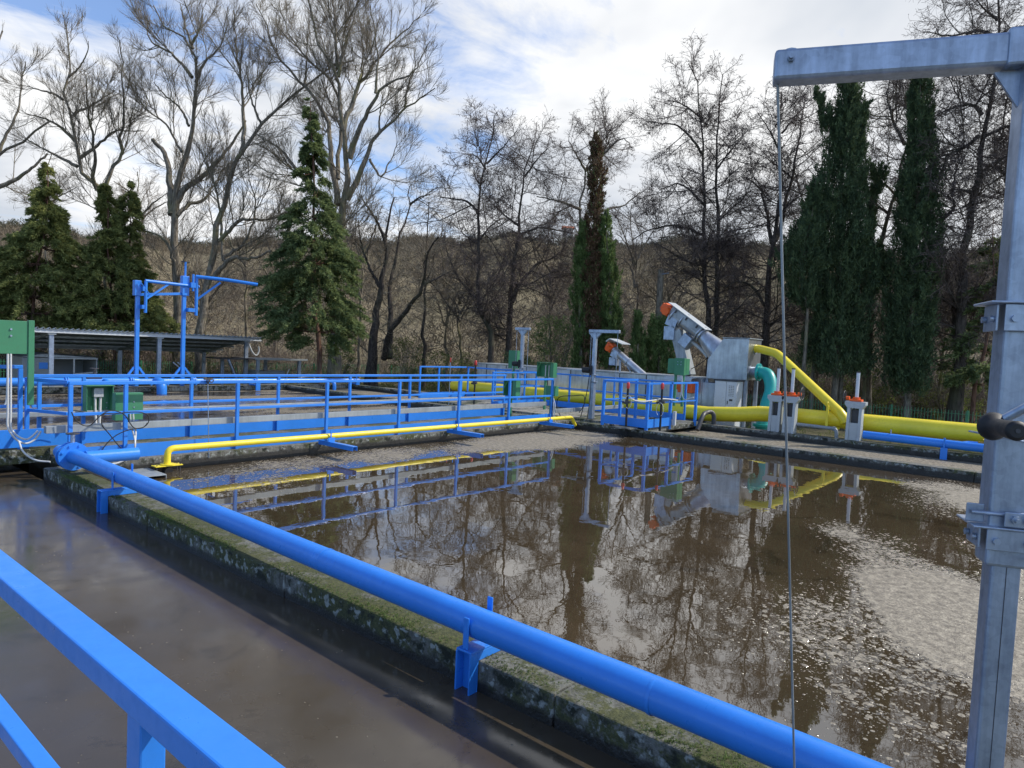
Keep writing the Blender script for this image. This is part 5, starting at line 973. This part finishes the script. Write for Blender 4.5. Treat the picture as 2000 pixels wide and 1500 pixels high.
bare_tree('bare_tree', 'big leaning alder at the right, its top passing behind the crane boom', [([(1872, 720), (1876, 640), (1878, 560), (1880, 500), (1893, 430), (1907, 367), (1920, 267), (1933, 200), (1944, 120), (1948, 60), (1950, 0)], 14, 2), ([(1944, 72), (1920, 60), (1893, 63), (1850, 70), (1810, 62)], 4, 1), ([(1925, 265), (1960, 250), (2000, 240), (2060, 220)], 4, 1), ([(1918, 225), (1905, 208), (1883, 205), (1850, 215), (1823, 227)], 4.5, 1), ([(1912, 265), (1880, 290), (1833, 307), (1800, 320)], 4.5, 1), ([(1945, 75), (1975, 55), (2010, 50)], 4, 1), ([(1948, 40), (1920, 15), (1900, -10)], 3, 1), ([(1905, 380), (1880, 372), (1855, 370)], 4, 1.2), ([(1915, 320), (1950, 330), (1985, 350)], 3.5, 1)], 29, R_(24), 'alder', 'twig_dark', 'dark_bark', n1=190, n2=1900, n3=11500, catkins=5200)
bare_tree('bare_tree', 'short twisted trunk with a hooked limb left of the big leaning alder', [([(1868, 700), (1864, 620), (1855, 560), (1845, 500), (1837, 433), (1831, 393), (1834, 350), (1850, 300)], 9, 1.5), ([(1838, 432), (1850, 420), (1863, 407), (1862, 395), (1850, 382)], 4.5, 2.5), ([(1832, 400), (1812, 380), (1800, 340)], 3, .8), ([(1860, 385), (1865, 340), (1880, 300)], 2.5, .8)], 30, R_(25), 'alder', 'twig_dark', 'dark_bark', n1=60, n2=600, n3=3200, catkins=1200)
bare_tree('bare_tree', 'bare crooked tree half hidden by the crane mast', [([(2000, 700), (1995, 560), (1984, 450), (1975, 390), (1962, 340), (1972, 300), (1990, 250)], 8, 1.5), ([(1962, 340), (1945, 325), (1925, 330)], 4, 1), ([(1978, 400), (1960, 380), (1940, 375)], 3, 1), ([(1980, 300), (2010, 200), (2020, 120)], 4, 1)], 31, R_(26), 'alder', 'twig_dark', 'dark_bark', n1=90, n2=900, n3=4800, catkins=1500)
# smaller bushy trees that fill the band between the trunks
fil = [(90, 300, 455, 'twig_grey', 44, 'small bare tree behind the leftmost conifer'), (275, 335, 450, 'twig_brown', 45, 'small brownish bare tree left of the broken stub trunk'), (480, 400, 560, 'twig_grey', 46, 'low bare tree right of the gantry jib'), (545, 370, 600, 'twig_brown', 45, 'low bare tree touching the left side of the pointed spruce'),
       (705, 380, 600, 'twig_brown', 44, 'fine bare tree right behind the pointed spruce tip'), (870, 420, 640, 'twig_brown', 42, 'brown bare thicket tree left of the two alders'), (900, 520, 650, 'twig_grey', 40, 'low bare sapling beside the curved alder foot'), (1075, 430, 620, 'twig_brown', 42, 'low dark bare tree between the alders and the half brown cypress'), (1240, 400, 620, 'twig_grey', 42, 'bare tree right of the half brown cypress'),
       (1300, 440, 640, 'twig_grey', 40, 'low bare tree above the small cypresses'), (1440, 420, 640, 'twig_brown', 42, 'bare tree between the twin alder and the wire'), (1600, 300, 620, 'twig_dark', 38, 'bare tree just left of the big green cypress'), (1730, 480, 660, 'twig_brown', 36, 'low brown sapling between the cypresses'), (1840, 520, 680, 'twig_brown', 34, 'low brown sapling under the twisted trunk'), (1960, 500, 700, 'twig_brown', 36, 'low brown sapling beside the crane mast'), (30, 470, 640, 'twig_brown', 44, 'small bare tree low at the left edge'), (400, 470, 640, 'twig_brown', 43, 'low bare tree between the gantry columns')]
for i, (x, yt, yb, mt, D_, lab) in enumerate(fil):
    rg = R_(50+i); k = (yb-yt); br = yb+30
    lim = [([(x+rg.uniform(-6, 6), 690), (x, br), (x+rg.uniform(-8, 8), yb-.35*k), (x+rg.uniform(-14, 14), yb-.7*k), (x+rg.uniform(-12, 12), yt)], 4.5, .8)]
    for j in range(5):
        f0 = rg.uniform(.0, .5); s_ = 1 if j % 2 else -1; lim.append(([(x, yb-f0*k), (x+s_*rg.uniform(10, 25), yb-(f0+.2)*k), (x+s_*rg.uniform(25, 60), yb-(f0+rg.uniform(.3, .5))*k)], 2.8, .7))
    bare_tree('bare_sapling', lab, lim, D_, rg, 'mix', mt, 'grey_bark', n1=40, n2=400, n3=2600, group='thin saplings filling the tree line')

# evergreens
evergreen('conifer_tree', 'broad yellow green conifer at the far left behind the shelter', [(322, 88, 96), (350, 82, 106), (400, 66, 118), (440, 58, 122), (470, 20, 150), (520, -20, 165), (560, -40, 175), (600, -50, 180), (640, -60, 185)], 33.5, R_(70), 'conifer_green', 'conifer', 2.1)
evergreen('conifer_tree', 'yellow green conifer with a double tip, second from the left', [(362, 200, 212), (400, 196, 226), (440, 190, 232), (480, 175, 245), (520, 170, 255), (560, 140, 290), (600, 120, 330), (640, 110, 340), (655, 120, 330)], 34.5, R_(71), 'conifer_green', 'conifer', 2.1)
evergreen('conifer_tree', 'slim conifer tip just right of the double tipped one', [(358, 246, 254), (400, 236, 268), (440, 236, 276), (480, 232, 274), (520, 228, 290), (570, 220, 300), (620, 220, 320)], 35.5, R_(72), 'conifer_green', 'conifer', 1.8)
evergreen('conifer_tree', 'pointed green spruce with a pinkish trunk in the middle left', [(198, 604, 609), (230, 597, 614), (262, 596, 620), (300, 592, 632), (340, 584, 642), (380, 582, 645), (430, 560, 665), (470, 545, 690), (520, 525, 702), (570, 512, 708), (610, 510, 718), (640, 520, 716), (668, 570, 690), (682, 590, 660)], 30.5, R_(73), 'spruce_green', 'conifer', 1.5, trunk=.13)
evergreen('cypress_tree', 'half dead cypress with a rust brown column between green sides', [(262, 1158, 1168), (300, 1152, 1182), (350, 1146, 1186), (400, 1146, 1180), (440, 1140, 1182), (500, 1136, 1180), (560, 1132, 1184), (620, 1130, 1186), (690, 1130, 1186), (715, 1132, 1184)], 31, R_(74), 'cypress_brown', 'cypress', 1.1, mat2=('cypress_bright', .12))
evergreen('cypress_tree', 'green cypress shoot on the right flank of the rust brown one', [(410, 1180, 1188), (450, 1172, 1196), (510, 1170, 1204), (560, 1172, 1212), (620, 1170, 1216), (690, 1168, 1216), (715, 1170, 1212)], 30.6, R_(75), 'cypress_bright', 'cypress', 1.1)
evergreen('cypress_tree', 'green cypress shoot on the left flank of the rust brown one', [(430, 1133, 1140), (480, 1126, 1148), (530, 1118, 1150), (600, 1114, 1150), (690, 1116, 1152), (715, 1118, 1150)], 30.8, R_(76), 'cypress_bright', 'cypress', 1.1)
evergreen('cypress_tree', 'small pointed cypress left of the screw screen', [(608, 1243, 1249), (640, 1236, 1256), (680, 1230, 1262), (730, 1228, 1264)], 29, R_(77), 'cypress_bright', 'cypress', 1.2)
evergreen('cypress_tree', 'small bushy cypress below the orange motor of the screen', [(620, 1270, 1300), (650, 1262, 1312), (690, 1256, 1316), (740, 1256, 1318)], 29.5, R_(78), 'cypress_bright', 'cypress', .9)
evergreen('cypress_tree', 'massive many lobed dark cypress right of the wire', [(100, 1655, 1668), (150, 1638, 1676), (200, 1634, 1682), (260, 1622, 1690), (330, 1606, 1690), (400, 1585, 1690), (460, 1570, 1700), (520, 1570, 1700), (570, 1582, 1712), (620, 1580, 1700), (680, 1572, 1700), (730, 1560, 1706)], 30, R_(79), 'cypress_green', 'cypress', 1.25)
evergreen('cypress_tree', 'left side stem of the massive cypress, leaning outward', [(170, 1590, 1600), (215, 1596, 1625), (260, 1602, 1640)], 30.2, R_(80), 'cypress_green', 'cypress', 1.3)
evergreen('cypress_tree', 'right side tuft of the massive cypress, near its crown', [(196, 1688, 1700), (225, 1676, 1697), (260, 1668, 1690), (300, 1660, 1690)], 29.8, R_(81), 'cypress_green', 'cypress', 1.3)
evergreen('cypress_tree', 'low left shoulder of the massive cypress beside the wire', [(345, 1588, 1602), (390, 1570, 1606), (430, 1560, 1610), (480, 1530, 1610), (530, 1520, 1605), (570, 1535, 1600), (600, 1555, 1600)], 29.4, R_(82), 'cypress_green', 'cypress', 1.15)
evergreen('cypress_tree', 'low right shoulder of the massive cypress reaching sideways', [(330, 1690, 1730), (352, 1690, 1742), (380, 1690, 1715), (460, 1690, 1712), (500, 1690, 1735), (540, 1688, 1738), (570, 1690, 1715)], 30.4, R_(83), 'cypress_green', 'cypress', 1.0)
evergreen('cypress_tree', 'slim tall dark cypress left of the twisted trunk', [(110, 1788, 1800), (160, 1776, 1818), (230, 1774, 1822), (300, 1770, 1826), (350, 1760, 1832), (420, 1748, 1834), (500, 1738, 1836), (580, 1732, 1832), (650, 1726, 1826), (720, 1726, 1820), (765, 1730, 1818)], 29, R_(84), 'cypress_green', 'cypress', 1.25)
evergreen('conifer_tree', 'dark green young fir in front of the leaning alder by the crane mast', [(425, 1935, 1945), (460, 1918, 1960), (510, 1905, 1975), (550, 1900, 1985), (600, 1885, 1985), (650, 1868, 1990), (700, 1850, 1990), (745, 1850, 1960)], 28.5, R_(85), 'spruce_green', 'conifer', .75)
# utility pole
t_ = thing('utility_pole', (*at(1286, 620, D=33)[:2], -.5), 'concrete utility pole between bare trees above the small cypresses', 'pole')
c = at(1286, 620, D=33); zt = at(1286, 527, D=33)[2]; MB().tube([(c[0], c[1], -.5), (c[0], c[1], zt)], [.17, .14], 12).build('shaft', 'grey_bark', t_); MB().bar((c[0], c[1]+.15, zt-.25), (c[0]-.2, c[1]-.5, zt-.2), .05, .04).build('arm', 'galvanised', t_)

# ------------------------------------------------------------------ undergrowth behind and along the fence
rg = R_(90)
def band(n, dmin, dmax):
    x = rg.uniform(-150, 2200, n); D_ = rg.uniform(dmin, dmax, n); p = np.array([at(a, 700, D=d) for a, d in zip(x, D_)]); p[:, 2] = -.5; return p, x
p, x = band(2200, 33.5, 48); inside = (p[:, 1] < 35.8) & (p[:, 0] < 29.8) ; p = p[~inside]; N = len(p)
m_ = 6; B = N*9; k = np.repeat(np.arange(N), 9); d = unit(rg.normal(size=(B, 3))*V(.55, .55, .2)+V(0, 0, 1)); L = rg.uniform(.7, 2.5, B)*(.65+.5*np.sin(p[k, 0]*.35+p[k, 1]*.5)**2); Pt = np.empty((B, m_, 3)); Pt[:, 0] = p[k]+rg.normal(size=(B, 3))*V(.25, .25, 0)
for j in range(1, m_): d = unit(d+rg.normal(size=(B, 3))*.16+V(0, 0, -.05)); Pt[:, j] = Pt[:, j-1]+d*(L/(m_-1))[:, None]
Rt = np.repeat(np.linspace(.014, .007, m_)[None], B, 0)
Pq, Rq, Lq = grow(Pt, Rt, L, B*2.2, rg, .5, 45, 15, .0, .25, 3, rmin=.006, lmin=.25, lmax=1.0)
v, q = tubes_mesh([(Pt, Rt, 3), (Pq, Rq, 3)]); me = mesh_arrays('undergrowth', v, q); o = bpy.data.objects.new('undergrowth', me); COL.objects.link(o); me.materials.append(M['twig_brown']); tag(o, 'tangled brown bramble and brushwood along the fence under the trees', 'undergrowth', kind='stuff')
def brush(name, label, n, dmin, dmax, lo, hi, mat, k_, wild, seed, taper_x=None):
    rg = R_(seed); x = rg.uniform(-150, 2150, n); D_ = rg.uniform(dmin, dmax, n); p = np.array([at(a, 700, D=d) for a, d in zip(x, D_)]); p[:, 2] = -.5; ok = ~((p[:, 1] < 36.4) & (p[:, 0] < 30.4)); p, x = p[ok], x[ok]; n = len(p)
    B = n*k_; k = np.repeat(np.arange(n), k_); d = unit(rg.normal(size=(B, 3))*V(wild, wild, .2)+V(0, 0, 1)); L = rg.uniform(lo, hi, B)*(.6+.45*np.sin(p[k, 0]*.5+p[k, 1]*.37)**2); m_ = 7; Pt = np.empty((B, m_, 3)); Pt[:, 0] = p[k]+rg.normal(size=(B, 3))*V(.3, .3, 0)
    for j in range(1, m_): d = unit(d+rg.normal(size=(B, 3))*.13+V(0, 0, .02)); Pt[:, j] = Pt[:, j-1]+d*(L/(m_-1))[:, None]
    Rt = np.repeat(np.linspace(.022, .008, m_)[None], B, 0); P2, R2, L2 = grow(Pt, Rt, L, B*5, rg, .38, 42, 14, .03, .16, 4, rmin=.006, lmin=.3, lmax=1.6); P3, R3, L3 = grow(P2, R2, L2, B*9, rg, .5, 40, 14, .02, .2, 3, rmin=.005, lmin=.2, lmax=.7)
    v, q = tubes_mesh([(Pt, Rt, 4), (P2, R2, 3), (P3, R3, 3)]); me = mesh_arrays(name, v, q); o = bpy.data.objects.new(name, me); COL.objects.link(o); me.materials.append(M[mat]); tag(o, label, 'brushwood', kind='stuff')
brush('brushwood', 'dark leafless brushwood thicket filling the gaps under the trees', 300, 34, 43, 1.4, 3.6, 'twig_dark', 6, .35, 91)
brush('tall_brush', 'taller brown saplings and suckers standing among the trunks', 260, 36, 50, 2.5, 6., 'twig_brown', 4, .22, 92)
# leafy ivy and shrubs with a yellowish tint
p, x = band(1500, 33.2, 42); inside = (p[:, 1] < 36.0) & (p[:, 0] < 30.0); p = p[~inside]; N = len(p)
C = np.repeat(p, 3, 0)+rg.normal(size=(N*3, 3))*V(.6, .6, 0); C[:, 2] = -.5+np.abs(rg.normal(size=N*3))*.55*(.5+np.sin(C[:, 0]*.22+2)**2); Dr = unit(rg.normal(size=(N*3, 3))+V(0, 0, .7))
T = sprays(C, Dr, np.full(N*3, .6), rg, 26, .028, .075, .5, .1); tag(leaf_obj('ivy_cover', T, 'ivy_green'), 'low evergreen ivy and bramble leaves along the foot of the fence', 'ivy', kind='stuff')
def bush(name, label, x, y0, hw, D_, mat, rg, dens=1.):
    c = at(x, 700, D=D_); zt = at(x, y0, D=D_)[2]; h = zt+.5; r = hw*D_/F; t_ = thing(name, (c[0], c[1], -.5), label, 'shrub', 'leafy shrubs along the fence')
    n = int(90*dens*max(1, r*h/2)); th = rg.uniform(0, 6.28, n); u = rg.random(n)**.5; zz_ = rg.random(n); C = np.stack([c[0]+r*u*np.cos(th)*np.sqrt(1-zz_**2*.8), c[1]+r*u*np.sin(th)*np.sqrt(1-zz_**2*.8), -.45+zz_*h*.9], 1)
    T = sprays(C, unit(np.stack([np.cos(th), np.sin(th), np.full(n, .8)], 1)), np.full(n, .5), rg, 40, .024, .07, .5, .1); leaf_obj('foliage', T, mat, t_)
    P_ = np.repeat(V(c[0], c[1], -.5)[None, None], 14, 0)+np.zeros((14, 5, 3)); a = rg.uniform(0, 6.28, 14); s = np.linspace(0, 1, 5); P_ = P_+np.stack([np.cos(a)[:, None]*r*.7*s, np.sin(a)[:, None]*r*.7*s, np.ones((14, 1))*h*.85*s], -1)
    v, q = tubes_mesh([(P_, np.repeat(np.linspace(.03, .008, 5)[None], 14, 0), 5)]); me = mesh_arrays('stems', v, q); o = bpy.data.objects.new('stems', me); COL.objects.link(o); me.materials.append(M['grey_bark']); attach(o, t_)
for i, (x, y0, hw, D_, mt, lab, dn) in enumerate([(1085, 610, 55, 34, 'cypress_bright', 'big rounded grey green shrub left of the half brown cypress', .8), (795, 660, 32, 35, 'ivy_green', 'yellow leaved shrub right of the hollow trunk', .7), (385, 690, 30, 36.9, 'ivy_green', 'leafy shrub behind the right gantry column', .7), (880, 690, 60, 35.5, 'ivy_green', 'low wide leafy shrub at the fence corner', .6), (1690, 700, 40, 33, 'ivy_green', 'yellowish shrub between the cypress trunks', .5), (1850, 720, 40, 33, 'ivy_green', 'yellowish shrub left of the crane mast', .5), (1560, 690, 40, 33.5, 'cypress_green', 'dark shrub behind the sluice gates', .6), (470, 650, 50, 37.5, 'twig_brown', 'dry brown shrub behind the shelter end', .6), (1010, 690, 45, 35, 'cypress_green', 'dark low shrub behind the rear davit', .6), (660, 690, 40, 36.9, 'ivy_green', 'leafy shrub right of the spruce trunk', .6)]):
    bush('shrub', lab, x, y0, hw, D_, mt, R_(120+i), dn)
# scrub and woods on the slope
N = 7000; r = 48+rg.random(N)**.7*190; a = FWD+np.radians(rg.uniform(-50, 50, N)); keep = np.sin(r*.06+a*7)+np.sin(r*.021+a*17+2)+rg.normal(size=N)*.7 > -.5; r, a = r[keep], a[keep]; N = len(r)
c = np.array([(q_*math.cos(b_), q_*math.sin(b_), hill_z(q_, b_)) for q_, b_ in zip(r, a)]); sz = rg.uniform(.8, 2.2, N)
C = np.repeat(c, 6, 0)+rg.normal(size=(N*6, 3))*np.repeat(sz, 6)[:, None]*V(.6, .6, .25)+V(0, 0, 1)*np.repeat(sz, 6)[:, None]*.5; T = sprays(C, unit(rg.normal(size=(N*6, 3))+V(0, 0, 1)), np.repeat(sz, 6)*.9, rg, 18, .035, .75, .6)
tag(leaf_obj('hillside_scrub', T, 'scrub_far'), 'brown leafless scrub dotted over the slope behind the trees', 'scrub', kind='stuff')
N = 1600; a = FWD+np.radians(rg.uniform(-46, 46, N)); r = rg.uniform(212, 236, N); c = np.array([(q_*math.cos(b_), q_*math.sin(b_), hill_z(q_, b_)) for q_, b_ in zip(r, a)]); sz = rg.uniform(.9, 2.2, N)*(.7+.6*np.sin(a*23)**2)
C = np.repeat(c, 7, 0)+rg.normal(size=(N*7, 3))*np.repeat(sz, 7)[:, None]*V(.5, .5, .3)+V(0, 0, 1)*np.repeat(sz, 7)[:, None]*.6; T = sprays(C, unit(rg.normal(size=(N*7, 3))+V(0, 0, 1)), np.repeat(sz, 7)*.8, rg, 20, .09, .7, .6)
tag(leaf_obj('ridge_woods', T, 'woods_far'), 'dark line of distant woodland along the ridge', 'woodland', kind='stuff')
def house(x, y, D_, w_, d_, h, lab, wall='plaster'):
    c = at(x, y, D=D_); t_ = thing('house', (c[0], c[1], c[2]-h), lab, 'house'); u = unit(RM @ V(1, 0, 0)*V(1, 1, 0)); f_ = unit(FW*V(1, 1, 0)); b0 = V(c[0], c[1], c[2]-h)
    q_ = [b0-u*w_/2, b0+u*w_/2, b0+u*w_/2+f_*d_, b0-u*w_/2+f_*d_]; MB().prism([p-V(0, 0, 3) for p in q_], (0, 0, h*.6+3)).build('wall', wall, t_)
    e = [p+V(0, 0, h*.6+.01) for p in (b0-u*(w_/2+.4)-f_*.4, b0-u*(w_/2+.4)+f_*(d_/2), b0-u*(w_/2+.4)+f_*(d_+.4))]; e[1] = e[1]+V(0, 0, h*.4); MB().prism(e, u*(w_+.8)).build('roof', 'terracotta', t_)
    m = MB()
    for k in (-.25, .25): cc = b0+u*w_*k+V(0, 0, h*.3)-f_*.04; m.bar(cc-V(0, 0, h*.12), cc+V(0, 0, h*.12), w_*.12, .06, f_)
    m.build('window', 'dark_metal', t_)
house(793, 512, 185, 7, 6, 4.2, 'distant house with terracotta roof seen between the trunks left of centre'); house(1110, 440, 225, 3.2, 3, 2.2, 'tiny pale house with red roof on the ridge left of the half brown cypress'); house(35, 512, 190, 6, 5, 4, 'tiny distant house behind the leftmost conifer'); house(1075, 490, 200, 8, 6, 4, 'pale distant house between the alders and the cypress')
# fallen twigs and weeds on the near ground strip
tag(leaf_obj('weeds', sprays(np.stack([rg.uniform(19.2, 29.8, 1500), rg.uniform(-3, 35, 1500), np.full(1500, -.48)], 1), unit(rg.normal(size=(1500, 3))*.5+V(0, 0, 1)), np.full(1500, .25), rg, 14, .012, .12, .6), 'ivy_green'), 'rough grass and weeds on the ground between channel wall and fence', 'grass', kind='stuff')
# moss cushions on the near wall
N = 5200; yy = rg.uniform(.2, 10.5, N); xx = 3.075+np.abs(rg.normal(size=N))*.075; sel = (np.sin(yy*2.1)+np.sin(yy*5.3+1)+rg.normal(size=N)*.8 > -.1) & (xx < 3.3); yy, xx = yy[sel], xx[sel]; N = len(yy)
T = sprays(np.stack([xx, yy, np.full(N, .188)], 1), unit(rg.normal(size=(N, 3))*.7+V(-.2, 0, 1)), np.full(N, .012), rg, 9, .0022, .010, .9); tag(leaf_obj('moss', T, 'cypress_bright'), 'green moss tufts along the top edge of the nearest concrete wall', 'moss', kind='stuff')
